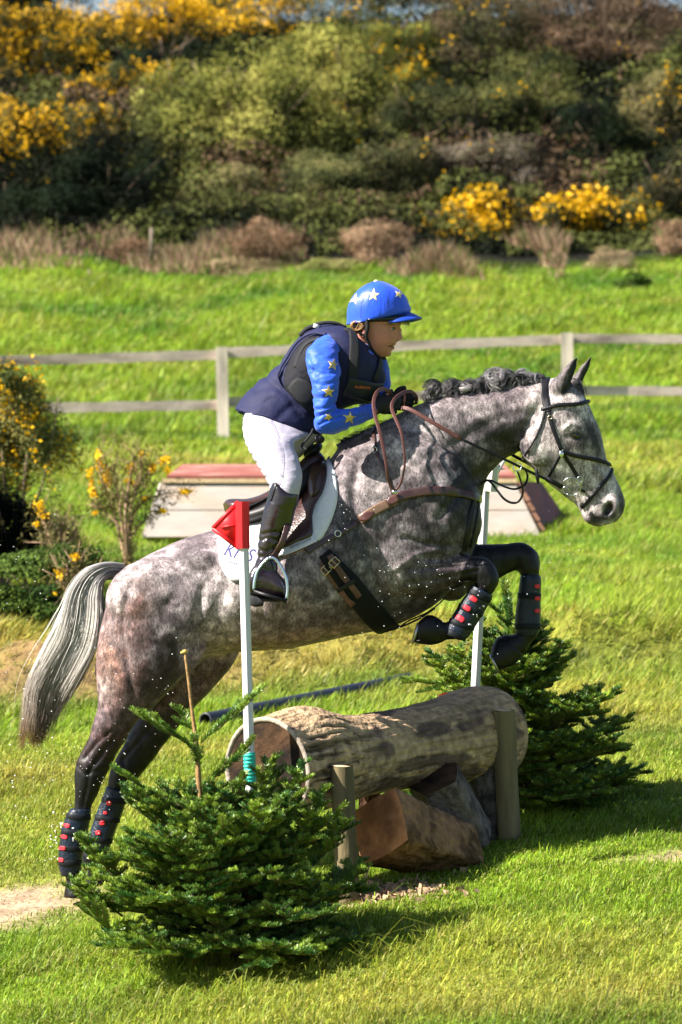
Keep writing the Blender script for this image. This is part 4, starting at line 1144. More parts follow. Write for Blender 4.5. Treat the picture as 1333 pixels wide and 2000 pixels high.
BOOT = [(526,958,586,966,.060,-.362),(521,978,583,984,.060,-.364),(514,1000,577,1000,.056,-.366),(508,1030,571,1024,.050,-.368),(503,1062,560,1052,.043,-.370),(501,1090,545,1082,.036,-.372),(494,1112,542,1104,.034,-.374)]
FOOT = [(486,1122,486,1160,.028,-.374),(494,1108,494,1166,.035,-.374),(512,1100,510,1168,.037,-.376),(530,1106,526,1169,.037,-.380),(545,1120,541,1170,.040,-.384),(557,1134,552,1170,.036,-.388),(566,1148,561,1170,.022,-.39)]
UPARM = [(640,650,672,690,.05,-.14),(612,668,664,686,.058,-.19),(597,698,661,704,.060,-.235),(605,732,666,728,.056,-.262),(611,765,661,762,.050,-.275),(613,798,656,797,.046,-.28),(616,822,656,806,.045,-.28)]
FORE = [(626,846,650,800,.043,-.278),(642,849,662,798,.046,-.27),(664,845,680,797,.044,-.255),(695,833,704,793,.041,-.22),(724,820,722,788,.035,-.17),(736,812,734,786,.030,-.14)]
UPARMF = [(690,650,745,690,.05,.14),(722,690,757,704,.055,.20),(718,730,762,730,.05,.23),(712,770,762,765,.045,.235),(706,800,750,790,.042,.22)]
FOREF = [(706,808,730,776,.042,.22),(728,806,748,772,.038,.17),(752,800,764,770,.032,.11)]
HEADS = [(728,699,754,697,.020,-.004),(716,690,763,688,.040,-.004),(712,680,767,680,.050,-.004),(708,671,773,669,.058,-.004),(705,662,777,658,.064,-.003),(700,650,779,647,.070,-.002),(692,638,783,636,.074,0),(686,622,790,622,.078,0),(684,600,790,598,.080,0),(694,578,776,574,.066,0),(716,562,750,562,.03,0)]
NECK = [(668,652,728,690,.065,0),(684,646,726,694,.056,0),(693,640,727,682,.053,0),(700,630,735,670,.05,0)]
b = Soup()
IN = .010
b.add(loft(VEST, n=32, inset=.022)); b.add(loft(PELV, n=28, inset=IN)); b.add(loft(NECK, n=24))
b.add(loft(HEADS, n=36, sub=4, power=2.15))
for m_ in (False, True):
    b.add(loft(THIGH, inset=IN, mirror=m_)); b.add(loft(BOOT, inset=IN, mirror=m_)); b.add(loft(FOOT, inset=IN, mirror=m_))
    b.add(ellipsoid(P(528, 1098, -.374 if not m_ else .374), (.03, .028, .035)))
for A in (UPARM, FORE, UPARMF, FOREF): b.add(loft(A, n=20, inset=.019))
b.add(ellipsoid(P(634, 826, -.28), (.026, .03, .028)))
# face: nose, brow, lips, chin, ear
b.add(loft([(777,640,786,643,.010,-.008),(773,650,785,650,.011,-.008),(770,658,786.5,656,.014,-.008),(768,666,786,662,.015,-.008)], n=14, sub=3))
b.add(ellipsoid(P(783, 660, -.008), (.0105, .0115, .009)))
b.add(ellipsoid(P(778, 664, -.018), (.008, .007, .007))); b.add(ellipsoid(P(778, 664, .004), (.008, .007, .007)))
b.add(ellipsoid(P(769, 672, -.006), (.013, .018, .0045))); b.add(ellipsoid(P(766.5, 680.5, -.006), (.012, .016, .0050)))
b.add(ellipsoid(P(757, 690, -.005), (.018, .022, .014)))
b.add(ellipsoid(P(750, 664, -.040), (.030, .022, .026)))
b.add(ellipsoid(P(776, 637, -.018), (.014, .030, .008)))
for sy in (-1, 1): b.add(ellipsoid(P(711, 650, sy * .074), (.010, .008, .022), Matrix.Rotation(math.radians(10), 3, 'Y')))

def hand(soup, wrist, palm_c, fwd, up, side, sc=1.0):
    """closed fist: palm, four curled fingers of different lengths, thumb along the side"""
    fwd, up, side = Vector(fwd).normalized(), Vector(up).normalized(), Vector(side).normalized()
    soup.add(tube([wrist, palm_c - fwd * .02 * sc, palm_c + fwd * .012 * sc], [.024 * sc, .030 * sc, .026 * sc], 14, sub=3))
    soup.add(ellipsoid(palm_c, (.040 * sc, .024 * sc, .036 * sc)))
    for k in range(4):
        o = palm_c + up * (.027 - .0185 * k) * sc + fwd * (.022 - .003 * abs(k - 1)) * sc
        L = (.030, .034, .032, .026)[k] * sc; r = (.0098, .0102, .0098, .0086)[k] * sc
        p1 = o + fwd * L * .75 + side * .012 * sc
        p2 = p1 + fwd * .004 * sc - side * L * .9
        p3 = p2 - fwd * L * .75 - side * .006 * sc
        soup.add(tube([o, p1, p2, p3], [r * 1.05, r, r * .95, r * .8], 10, sub=4))
    t0 = palm_c + up * .018 * sc - fwd * .012 * sc - side * .018 * sc
    soup.add(tube([t0, t0 + up * .022 * sc + fwd * .014 * sc, t0 + up * .030 * sc + fwd * .040 * sc + side * .004 * sc], [.014 * sc, .0115 * sc, .009 * sc], 10, sub=4))
HANDS = [(P(730, 800, -.145), P(752, 790, -.12), (1, .15, .05), (.08, 0, 1), (0, -1, 0)), (P(760, 786, .10), P(779, 783, .045), (1, -.1, .0), (.0, 0, 1), (0, 1, 0))]
for h in HANDS: hand(b, *h)
rme = remesh(b, 'body', .0055, 3, .5)
rco = getco(rme); rno = getno(rme); qx, qy = to_px(rco)
face = (qx > 735) & (qy < 700) & (qy > 625)
# eye socket, mouth line, nostril
for (ex, ey, rx_, ry_, dp_) in [(767, 642, 7, 4.5, .0045), (763, 676, 6.5, 1.6, .0030), (778, 665, 2.5, 1.6, .003), (772, 652, 4, 6, .0025)]:
    q = np.exp(-(((qx - ex) / rx_) ** 2 + ((qy - ey) / ry_) ** 2)) * face
    rco -= rno * (dp_ * q)[:, None]
setco(rme, rco)
tn = np.tile(np.array((.48, .19, .14)), (len(rco), 1))
def rp(cx_, cy_, rx_, ry_, c, k=1.0):
    global tn
    m = np.clip(np.exp(-(((qx - cx_) / rx_) ** 2 + ((qy - cy_) / ry_) ** 2)) * k, 0, 1)[:, None]; tn = tn * (1 - m) + np.array(c) * m
rp(742, 664, 16, 12, (.62, .22, .17), .8); rp(780, 661, 7, 5, (.58, .20, .16), .7); rp(712, 650, 6, 10, (.70, .25, .20), .8)
rp(769, 672, 6, 1.9, (.36, .08, .075), 1.0); rp(767, 680, 5, 2.2, (.38, .10, .09), 1.0); rp(766, 676, 6, 1.5, (.03, .008, .008), 1.5); rp(770, 675.5, 2.2, .8, (.8, .75, .7), .9)
rp(778.5, 666, 2.0, 1.2, (.10, .03, .02), 1.0)
rp(763, 634, 12, 1.4, (.12, .06, .03), 1.1)
rme.materials.clear(); rme.materials.append(mk('skin_painted', (1, 1, 1), rough=.48, var=.06, scale=60, attr=True, spec=.4, bump=.1, bscale=300))
a = rme.color_attributes.new('tint', 'FLOAT_COLOR', 'POINT'); t = np.ones((len(rco), 4), dtype=np.float32); t[:, :3] = tn; a.data.foreach_set('color', t.ravel())
rme.polygons.foreach_set('use_smooth', np.ones(len(rme.polygons), dtype=bool))
rbody = bpy.data.objects.new('body', rme); COL.objects.link(rbody); put(rbody, rider)
RS = Surf([rbody])
# eyes
for sy in (-1, 1):
    p, n_ = RS.hit(767, 642, -.03)
    if sy > 0: p = Vector((p.x + .004, .022 + abs(p.y) * .2, p.z))
    n_ = Vector(n_)
    e_ = Soup().add(ellipsoid(p + Vector((-.004, .0075 * -sy, 0)), (.0115, .0105, .0085))).build('eye', mk('eye_white', (.72, .68, .66), rough=.15, var=.02), rider)
    Soup().add(ellipsoid(p + Vector((.0035, .0005 * sy, .0)), (.0045, .0042, .0055))).build('iris', mk('iris_grey', (.06, .08, .09), rough=.1, var=.2), e_)
    q = [P(760.5, 641.5, p.y), P(764, 638.6, p.y + .001), P(769, 638.8, p.y + .004), P(773.5, 641.6, p.y + .010)]
    q = [Vector((a_.x, p.y + (-.003 if sy < 0 else .003) + (.002 * i if sy < 0 else -.002 * i), a_.z)) for i, a_ in enumerate(q)]
    Soup().add(tube(q, .0016, 6, sub=4)).build('upper_lid', mk('lash_dark', (.06, .03, .02), rough=.6), e_)

M_BLUE = mk('royal_blue_lycra', (.012, .075, .72), rough=.42, var=.10, scale=12, bump=.35, bscale=34, spec=.5, sheen=.1, stretch=(1, 1, .35), bdist=.012)
M_BLUES = mk('blue_shirt', (.016, .085, .62), rough=.55, var=.10, scale=12, bump=.55, bscale=22, spec=.35, stretch=(.5, 1, 1), bdist=.02, sheen=.15)
M_NAVY = mk('navy_vest_cloth', (.013, .015, .055), rough=.72, var=.15, scale=14, bump=.35, bscale=16, spec=.25, bdist=.02)
M_BREECH = mk('white_breeches', (.42, .39, .475), rough=.55, var=.03, scale=10, bump=.35, bscale=40, spec=.35, stretch=(.4, .6, 1.6), bdist=.010)
M_GOLD = mk('gold_foil', (.62, .46, .18), rough=.32, metallic=.75, var=.25, scale=60)
M_RBOOT = mk('oxblood_boot_leather', (.009, .004, .006), rough=.24, var=.25, scale=16, bump=.45, bscale=26, spec=.6, coat=.5, bdist=.012)
M_GLOVE = mk('black_glove', (.008, .008, .010), rough=.7, var=.3, bump=.4, bscale=200)

# shirt: torso under the vest, collar and both sleeves
s = Soup()
s.add(loft(VEST[:7], n=30, inset=.014)); 
for A in (UPARM, FORE, UPARMF, FOREF): s.add(loft(A, n=24, inset=0))
s.add(ellipsoid(P(634, 826, -.279), (.042, .043, .046))); s.add(ellipsoid(P(718, 796, .22), (.035, .04, .035)))
s.add(loft([(676,668,732,704,.072,0),(686,656,730,702,.063,0),(692,650,730,694,.058,0)], n=24, sub=3))
sm = remesh(s, 'shirt', .0060, 3, .5)
sc_ = getco(sm); sn = getno(sm); qx, qy = to_px(sc_)
sc_ += sn * ((fnoise(sc_ * np.array((1, 1, 1.6)), 22, 2) - .5) * .014)[:, None]
for poly, dp_ in [([(616,800),(636,797),(658,786)], .009), ([(618,814),(640,806),(662,802)], .009), ([(622,830),(644,818),(668,812)], .008), ([(606,720),(630,730),(656,728)], .004), ([(612,748),(634,752),(658,744)], .005), ([(613,776),(634,776),(656,766)], .006), ([(684,838),(692,816),(698,800)], .005), ([(630,760),(655,775)], .003), ([(640,838),(655,822),(668,812)], .004), ([(602,700),(612,716),(614,740)], .004), ([(690,800),(700,815)], .003), ([(706,796),(712,818)], .003)]:
    d_ = seg_dist(qx, qy, poly) / 480; sc_ -= sn * (dp_ * np.exp(-(d_ / .006) ** 2) * (sc_[:, 1] < 0))[:, None]
setco(sm, sc_)
sm.materials.clear(); sm.materials.append(M_BLUES); sm.polygons.foreach_set('use_smooth', np.ones(len(sm.polygons), dtype=bool))
shirt = bpy.data.objects.new('shirt', sm); COL.objects.link(shirt); put(shirt, rider)
SS = Surf([shirt])
for c_, r_, rot in (((651, 712), 12.5, .25), ((642, 765), 13.5, .0), ((683, 816), 14, .1), ((642, 814), 10, .5)):
    s = Soup(); s.add(panel(SS, star(c_, r_, rot), lift=.0004, thick=.0012, nring=5, y0=-.2)); s.build('gold_star', M_GOLD, shirt)

# breeches
s = Soup(); s.add(loft(PELV, n=30, inset=.0))
for m_ in (False, True): s.add(loft(THIGH, n=28, mirror=m_))
bm_ = remesh(s, 'breeches', .0065, 5, .5)
bc = getco(bm_); bn = getno(bm_); qx, qy = to_px(bc)
for k in range(9):     # stretch creases at the seat and behind the thigh
    y_ = 826 + 15 * k; x0 = 474 + max(0, k - 2) * 6
    d_ = seg_dist(qx, qy, [(x0 + 2, y_ + 4), (x0 + 24, y_ - 2 + (k % 3)), (x0 + 46 + 6 * (k % 2), y_ + 1)]) / 480; bc -= bn * (.0046 * np.exp(-(d_ / .0042) ** 2))[:, None]
d_ = seg_dist(qx, qy, [(530,812),(545,850),(556,890),(554,925),(546,950)]) / 480; bc -= bn * (.002 * np.exp(-(d_ / .003) ** 2))[:, None]
bc += bn * ((fnoise(bc, 22, 2) - .5) * .005)[:, None]
setco(bm_, bc); bm_.materials.clear(); bm_.materials.append(M_BREECH); bm_.polygons.foreach_set('use_smooth', np.ones(len(bm_.polygons), dtype=bool))
bree = bpy.data.objects.new('breeches', bm_); COL.objects.link(bree); put(bree, rider)
BRS = Surf([bree])
s = Soup(); s.add(strap(BRS, [(530,812),(545,850),(556,890),(554,925),(547,948)], .0022, .0012, lift=.0, y0=-.2)); s.build('side_seam', mk('grey_seam', (.12, .11, .15), rough=.7), bree)

# riding boots
for m_ in (False, True):
    sy = 1 if m_ else -1
    s = Soup(); s.add(loft(BOOT, n=28, mirror=m_)); s.add(loft([(534,938,548,946,.030,-.372),(529,950,568,960,.052,-.366),(524,966,585,972,.060,-.364)], n=28, mirror=m_)); s.add(loft(FOOT, n=24, mirror=m_)); s.add(ellipsoid(P(524, 1108, .375 * sy), (.040, .034, .042)))
    m2 = remesh(s, 'riding_boot', .0055, 4, .5)
    k_ = getco(m2); kn = getno(m2); qx, qy = to_px(k_)
    for poly in ([(505,1056),(522,1050),(540,1056)], [(503,1072),(520,1078),(544,1068)], [(500,1088),(520,1086),(540,1094)], [(512,1044),(530,1040),(552,1040)]):
        d_ = seg_dist(qx, qy, poly) / 480; k_ -= kn * (.004 * np.exp(-(d_ / .007) ** 2))[:, None]
    setco(m2, k_); m2.materials.clear(); m2.materials.append(M_RBOOT); m2.polygons.foreach_set('use_smooth', np.ones(len(m2.polygons), dtype=bool))
    bo = bpy.data.objects.new('riding_boot', m2); COL.objects.link(bo); put(bo, rider)
    # sole and heel
    s = Soup(); s.add(loft([(488,1162,488,1182,.030,-.375),(498,1164,500,1186,.034,-.375),(512,1166,514,1184,.034,-.376),(514,1168,516,1175,.034,-.378),(540,1169,541,1176,.040,-.384),(562,1168,562,1173,.026,-.388)], n=18, sub=1, power=4, mirror=m_)); s.build('sole', M_BLACKW, bo)
    if not m_:
        BS_ = Surf([bo]); s = Soup(); s.add(strap(BS_, [(540,944),(534,962),(529,978)], .010, .003, lift=.001, y0=-.38)); s.build('zip_guard', M_BLACKL, bo)
# stirrups and leathers (part of the saddle)
for sy in (-1, 1):
    yc = .378 * sy
    st_ = Soup()
    ring = [(526,1089),(538,1092),(550,1108),(559,1128),(562,1150),(560,1170)]
    left = [(526,1089),(514,1100),(503,1116),(498,1134),(496,1152)]
    tw = lambda l, o_: [P(a_, b_, yc + o_ * sy) for a_, b_ in l]
    st_.add(tube(tw(ring, .052) , [.009, .009, .010, .010, .009, .009], 10, sub=4, flat=.7)); st_.add(tube(tw(left, .03), [.009, .009, .009, .010, .009], 10, sub=4, flat=.7))
    iron = st_.build('stirrup', mk('pale_steel_stirrup', (.50, .60, .78), rough=.25, metallic=.85, var=.05), saddle)
    q = [P(496, 1153, yc + .02 * sy), P(560, 1172, yc + .05 * sy)]
    tr = Soup(); ax = (q[1] - q[0]); 
    Rr = Matrix((ax.normalized(), Vector((0, 1, 0)), ax.normalized().cross(Vector((0, 1, 0))))).transposed()
    tr.add(box(q[0].lerp(q[1], .5) + Vector((0, 0, -.004)), (ax.length / 2, .026, .007), Rr)); tr.build('tread', M_BLACKL, iron)
    lt = Soup(); c_ = [P(560, 1030, .355 * sy), P(556, 1048, .37 * sy), P(545, 1070, .385 * sy), P(532, 1092, .39 * sy)]
    if sy < 0: c_ = [P(562, 1022, -.40), P(556, 1048, -.425), P(545, 1072, -.425), P(530, 1092, -.40)]
    q = catmull(np.array([tuple(x_) for x_ in c_]), 4); lt.add(ribbon(q, np.tile(np.array((.2, -1.0, 0)), (len(q), 1)), .024, .005)); lt.build('stirrup_leather', M_BROWN, saddle)

# gloves
for h in HANDS:
    s = Soup(); hand(s, *h, sc=1.12); gm = remesh(s, 'glove', .0038, 3, .5); gm.materials.clear(); gm.materials.append(M_GLOVE)
    gm.polygons.foreach_set('use_smooth', np.ones(len(gm.polygons), dtype=bool))
    go = bpy.data.objects.new('glove', gm); COL.objects.link(go); put(go, rider)

# vest (padded waistcoat flaring over the hips)
s = Soup(); s.add(loft(VEST, n=44, sub=5, power=2.2))
vm_ = remesh(s, 'vest', .0065, 4, .5)
vc = getco(vm_); vn = getno(vm_); qx, qy = to_px(vc)
arm_d = np.hypot((qx - 632) / 34, (qy - 702) / 50)
for poly, dp_, wd_ in [([(500,760),(540,752),(590,790)], .005, .018), ([(480,790),(530,780),(580,815)], .006, .020), ([(520,735),(560,770),(600,830)], .006, .016), ([(540,820),(570,790),(620,800)], .004, .014), ([(548,712),(556,740),(575,770)], .006, .012)]:
    d_ = seg_dist(qx, qy, poly) / 480; vc -= vn * (dp_ * np.exp(-(d_ / wd_) ** 2))[:, None]
vc += vn * ((fnoise(vc, 11, 2) - .5) * .016)[:, None]
setco(vm_, vc)
vm_.materials.clear(); vm_.materials.append(M_NAVY); vm_.polygons.foreach_set('use_smooth', np.ones(len(vm_.polygons), dtype=bool))
vest = bpy.data.objects.new('vest', vm_); COL.objects.link(vest); put(vest, rider)
VS = Surf([vest])
strap2 = lambda name, pts, w_, t_, mat, lift=.002, **k: Soup().add(strap(VS, pts, w_, t_, lift=lift, y0=-.15, **k)).build(name, mat, vest)
# inner body protector seen at the armhole, harness straps, chest block
s = Soup(); s.add(panel(VS, [(600,664),(578,690),(562,724),(556,752),(572,782),(600,806),(628,812),(648,802),(640,760),(640,720),(650,690),(640,670),(620,660)], lift=.003, thick=.010, nring=8, sub=3, center=(604, 735), y0=-.15, puff=.01)); bpro = s.build('body_protector', mk('black_protector', (.009, .009, .014), rough=.75, var=.2, bump=.3, bscale=60, spec=.2), vest)
strap2('armhole_piping', [(640,656),(616,654),(596,662),(578,680),(562,706),(548,728),(545,740),(556,760),(578,786),(600,808)], .010, .008, M_NAVY, lift=.008)
strap2('armhole_strap', [(628,664),(606,672),(590,692),(580,720)], .016, .006, M_BLACKW, lift=.014)
S4 = Surf([vest, bpro])
for k in range(4): Soup().add(strap(S4, [(566 + 9 * k, 748 - 2 * k), (576 + 8 * k, 762), (586 + 7 * k, 774 + 2 * k)], .003, .002, lift=.002, y0=-.2)).build('webbing_stitch', M_WHITETRIM if k == 3 else M_BLACKL, vest) if k < 2 else None
Soup().add(panel(S4, [(566,756),(584,738),(612,752),(618,772),(596,788),(580,778)], lift=.004, thick=.014, nring=5, sub=2, y0=-.2)).build('side_pocket', M_BLACKW, vest)
strap2('shoulder_strap', [(683,640),(690,660),(692,690),(690,720),(688,744)], .042, .010, M_BLACKW)
strap2('chest_block', [(676,752),(700,758),(724,764),(738,764)], .085, .016, mk('black_chest_block', (.008, .012, .018), rough=.5, var=.2), lift=.0)
cb = bpy.data.objects['chest_block']; CS = Surf([vest, cb])
v, f = text_on(CS, 'AUBRION', (708, 756), -5, 30, .0035, 0, 1.0); put(npmesh('chest_lettering', v, f, mk('orange_print', (.85, .17, .06), rough=.5, var=.02)), vest)
strap2('far_shoulder_strap', [(742,706),(738,724),(731,742)], .03, .010, M_BLACKW)
Soup().add(tube([P(616,634,-.05), P(634,630,-.06), P(655,631,-.06), P(676,640,-.05)], .008, 10, sub=4)).build('canister_strap', M_BLACKW, vest)
Soup().add(tube([P(586,656,-.06), P(600,642,-.06), P(616,636,-.06)], .010, 10, sub=3)).build('inflation_hose', M_BLACKW, vest)
Soup().add(box(P(618, 637, -.06), (.012, .010, .008), Matrix.Rotation(.3, 3, 'Y'))).build('hose_clip', M_WHITETRIM, vest)
Soup().add(strap(VS, [(458,800),(482,808),(520,812),(548,826),(580,846),(612,856)], .008, .006, lift=.001, y0=-.15, wrap=False)).build('hem', M_NAVY, vest)
Soup().add(tube([P(612,838,-.17), P(606,850,-.19), P(596,862,-.2), P(590,872,-.22), P(600,878,-.24)], .005, 8, sub=4)).build('lanyard', M_BLACKW, vest)
Soup().add(ellipsoid(P(624, 858, -.16), (.022, .018, .018))).build('lanyard_clip', M_BLACKL, vest)

# hair, helmet
M_RHAIR = mk('fair_brown_hair', (1, 1, 1), rough=.45, var=.2, attr=True, spec=.4)
def bun(k):
    s_ = np.linspace(0, 1, 12); a_ = RNG.random() * 6.28; r_ = .014 + .012 * RNG.random(); c_ = np.array(P(697, 634, RNG.normal() * .02 - .03)); 
    u_ = RNG.random() * 2
    return np.column_stack([c_[0] + r_ * np.cos(a_ + s_ * 4.5), c_[1] - .012 * np.sin(u_ + s_ * 3) + .0, c_[2] - .004 + r_ * .8 * np.sin(a_ + s_ * 4.5)])
strands('hair', bun, 260, 0, .0016, rider, lambda k, p: np.tile(np.array((.36, .20, .085)) * (.4 + 1.0 * RNG.random()), (len(p), 1)), M_RHAIR, taper=.6)
def side_h(k):
    s_ = np.linspace(0, 1, 10); x0 = 702 + RNG.random() * 14; 
    for_ = [(x0, 624), (x0 - 3, 634), (x0 - 9, 644)]
    q = catmull(np.array([tuple(P(a_, b_, -.078 - .004 * RNG.random())) for a_, b_ in for_]), 4)
    return q
strands('side_hair', side_h, 60, 0, .0014, rider, lambda k, p: np.tile(np.array((.36, .20, .085)) * (.4 + 1.0 * RNG.random()), (len(p), 1)), M_RHAIR)
helm = thing('helmet', '', '', P(740, 600, 0)); del helm['label'], helm['category']; put(helm, rider); helm.location = P(740, 600, 0)
# (the helmet is worn: an Empty child of the rider with its own pieces)
s = Soup(); s.add(loft([(676,634,760,624,.092,0),(678,630,801,610,.103,0),(679,604,799,592,.106,0),(686,584,792,577,.100,0),(698,568,778,564,.084,0),(713,557,762,555,.06,0),(728,550,748,549.5,.026,0)], n=40, sub=5, power=2.1))
cover = s.build('helmet_cover', M_BLUE, None); put(cover, helm)
HSf = Surf([cover])
for c_, r_, rot in (((730, 576), 13.5, .08), ((693, 584), 12, .35), ((780, 574), 9, .3)):
    put(Soup().add(panel(HSf, star(c_, r_, rot), lift=.0004, thick=.001, nring=5, y0=-.1)).build('helmet_star', mk('pale_gold_star', (.80, .66, .30), rough=.4, metallic=.2, var=.1), None), cover)
put(Soup().add(strap(HSf, [(729,550),(717,560),(709,580),(706,600),(705,620)], .0018, .001, lift=-.0002, y0=-.1)).build('cover_seam', M_NAVYP, None), cover)
put(Soup().add(strap(HSf, [(740,549),(754,560),(759,580),(758,600)], .0012, .001, lift=-.0004, y0=-.1)).build('cover_seam', M_NAVYP, None), cover)
put(Soup().add(ellipsoid(P(735, 549, 0), (.010, .010, .006))).build('top_button', mk('cream_button', (.75, .68, .52), rough=.4), None), cover)
put(Soup().add(loft([(713,622,720,632,.100,0),(760,616,760,632,.097,0),(790,612,792,634,.080,0),(801,612,800,636,.055,0)], n=28, sub=4, power=2.6)).build('browband_shell', mk('black_helmet_shell', (.006, .010, .014), rough=.25, var=.1), None), helm)
# peak: curved brim
m_, k_ = 20, 10; V_ = []
for i in range(k_ + 1):
    for j in range(m_ + 1):
        a_ = math.radians(-88 + 176 * j / m_)
        r_ = .082 + (.060 * max(math.cos(a_), 0) ** 1.1) * i / k_
        cx_ = P(757, 606, 0)
        x_ = cx_.x + r_ * math.cos(a_) * 1.0; y_ = r_ * math.sin(a_) * 1.02
        droop = .006 + .022 * math.sin(a_) ** 2 + .026 * (i / k_) ** 1.3
        V_.append((x_, y_, cx_.z - droop + .002))
Fq = []
for i in range(k_):
    for j in range(m_):
        q = i * (m_ + 1) + j; Fq.append((q, q + 1, q + m_ + 2, q + m_ + 1))
nb = len(V_); V2 = [(x_, y_, z_ - .006) for x_, y_, z_ in V_]
F2 = [tuple(reversed([i + nb for i in q])) for q in Fq]
edge = [k_ * (m_ + 1) + j for j in range(m_ + 1)]
F3 = [(edge[j], edge[j + 1], edge[j + 1] + nb, edge[j] + nb) for j in range(m_)]
put(npmesh('peak', np.array(V_ + V2), Fq + F2 + F3, mk('blue_peak_cloth', (.012, .05, .36), rough=.4, var=.1), smooth=True), helm)
put(Soup().add(tube([P(717,620,-.088), P(718,640,-.086), P(716,656,-.078), P(722,672,-.066), P(732,688,-.048), P(744,699,-.024), P(753,700,0)], [.008, .009, .007, .006, .005, .006, .006], 10, sub=5)).add(tube([P(717,620,.088), P(718,640,.086), P(716,656,.078), P(722,672,.066), P(732,688,.048), P(744,699,.024), P(753,700,0)], [.008, .009, .007, .006, .005, .006, .006], 10, sub=5)).add(tube([P(690,628,-.07), P(702,648,-.074), P(716,658,-.076)], .006, 8, sub=3)).build('chin_harness', M_BLACKW, None), helm)
put(Soup().add(ellipsoid(P(779, 619, -.062), (.0022, .0022, .0022))).add(ellipsoid(P(795, 621, -.048), (.0022, .0022, .0022))).build('harness_stud', M_STEEL, None), helm)

# ------------------------------------------------------------------ log jump
def log_mesh(p0, p1, rad_fn, n=64, m=90, rough=.010, seed=0, bark=1.0, smooth_mid=0):
    p0, p1 = np.array(p0, float), np.array(p1, float)
    ax = p1 - p0; L = np.linalg.norm(ax); ax /= L
    up = np.array((0, 0, 1.)); u = np.cross(up, ax); u /= np.linalg.norm(u); v = np.cross(ax, u)
    t = np.linspace(0, 1, m); th = np.linspace(0, 2 * math.pi, n, endpoint=False)
    T, TH = np.meshgrid(t, th, indexing='ij')
    R = rad_fn(T, TH)
    base = p0 + ax * (T[..., None] * L) + (u * np.cos(TH)[..., None] + v * np.sin(TH)[..., None]) * R[..., None]
    flat = base.reshape(-1, 3)
    # furrowed bark: noise stretched along the log
    q = np.column_stack([(T * L * 5).ravel(), (np.cos(TH) * 6.0).ravel(), (np.sin(TH) * 6.0).ravel()]) + seed
    d = (fnoise(q, 1.6, 3) - .5) * rough * 1.1 * bark + (fnoise(q * np.array((1, 2.6, 2.6)), 2.0, 2) - .5) * rough * bark
    nrm = ((u * np.cos(TH)[..., None] + v * np.sin(TH)[..., None])).reshape(-1, 3)
    cn = fnoise(np.column_stack([(T * L * 3.2).ravel(), (np.cos(TH) * 7.5).ravel(), (np.sin(TH) * 7.5).ravel()]) + seed + 9, 1.0, 3)
    crack = np.exp(-((cn - .5) / .020) ** 2) * (1 - .7 * smooth_mid * np.clip((T.ravel() - .25) / .12, 0, 1))
    log_mesh.crack = crack
    e_ = np.minimum(T, 1 - T).ravel(); d = d * np.clip(e_ / .03, .25, 1) - crack * rough * .9 * np.clip(e_ / .02, 0, 1)
    flat = flat + nrm * d[:, None]
    return flat.reshape(m, n, 3), ax, u, v

M_BARK = mk('weathered_log_bark', (1, 1, 1), rough=.9, var=.35, scale=26, bump=1.0, bscale=40, attr=True, spec=.2, bdist=.02)
M_ENDW = mk('log_end_grain', (.06, .032, .016), rough=.9, var=.4, scale=18, second=(.014, .010, .008), sscale=6, bump=.6, bscale=60, spec=.15)
M_RIM = mk('pale_bark_rim', (.30, .25, .20), rough=.85, var=.3, scale=20, bump=.5, bscale=60)
LA, LB = P(522, 1508, -.65), P(958, 1432, .52)
def r_main(T, TH):
    base = .212 - .050 * np.clip(T / .40, 0, 1) + .022 * np.clip((T - .55) / .35, 0, 1)
    base = base + .032 * np.exp(-((T - .16) / .10) ** 2) * (0.6 + .7 * np.cos(TH - 1.7)) + .020 * np.exp(-((T - .93) / .10) ** 2)
    return base
R_, lax, lu, lv = log_mesh(LA, LB, r_main, n=220, m=300, rough=.009, smooth_mid=1)
jump = thing('log_jump', 'big weathered log on round posts forming the jump beneath the horse', 'log jump', (P(740, 1700, -.1).x, -.1, float(gz(.1, -.1))))
mcrack = log_mesh.crack
Tn = np.linspace(0, 1, 300)[:, None] * np.ones((1, 220)); THn = np.linspace(0, 2 * math.pi, 220, endpoint=False)[None, :] * np.ones((300, 1))
q = np.column_stack([(Tn * 7).ravel(), (np.cos(THn) * 2.0).ravel(), (np.sin(THn) * 2.0).ravel()])
nA = fnoise(q, 1.3, 3); nB = fnoise(q + 20, 2.6, 3)
cB = np.tile(np.array((.42, .29, .175)), (len(q), 1)) * (.7 + .6 * fnoise(q + 33, 5, 2))[:, None]
mid_ = np.clip((Tn.ravel() - .25) / .12, 0, 1)          # bark is gone past the flare: grey brown wood with pale stripped patches
dk = np.clip((nA - .53) * 9, 0, 1) * mid_
cB = cB * (1 - dk[:, None]) + np.array((.15, .10, .078)) * dk[:, None]
pl = np.clip((nB - .54) * 14, 0, 1) * mid_ * np.exp(-((THn.ravel() + .15 - (THn.ravel() > 4) * 6.283) / .8) ** 2)
cB = cB * (1 - pl[:, None]) + np.array((.52, .42, .29)) * pl[:, None]
cr = np.clip((fnoise(q * np.array((.5, 3, 3)) + 5, 2.2, 2) - .56) * 8, 0, 1) * (1 - .5 * mid_)
cB = cB * (1 - .6 * cr[:, None]) * (1 - .72 * mcrack[:, None] * (1 - .75 * mid_[:, None]))
v_, f_ = rings(R_, cap=False)
lg = npmesh('log', np.array(v_), f_, M_BARK, tint=cB, smooth=True); put(lg, jump)
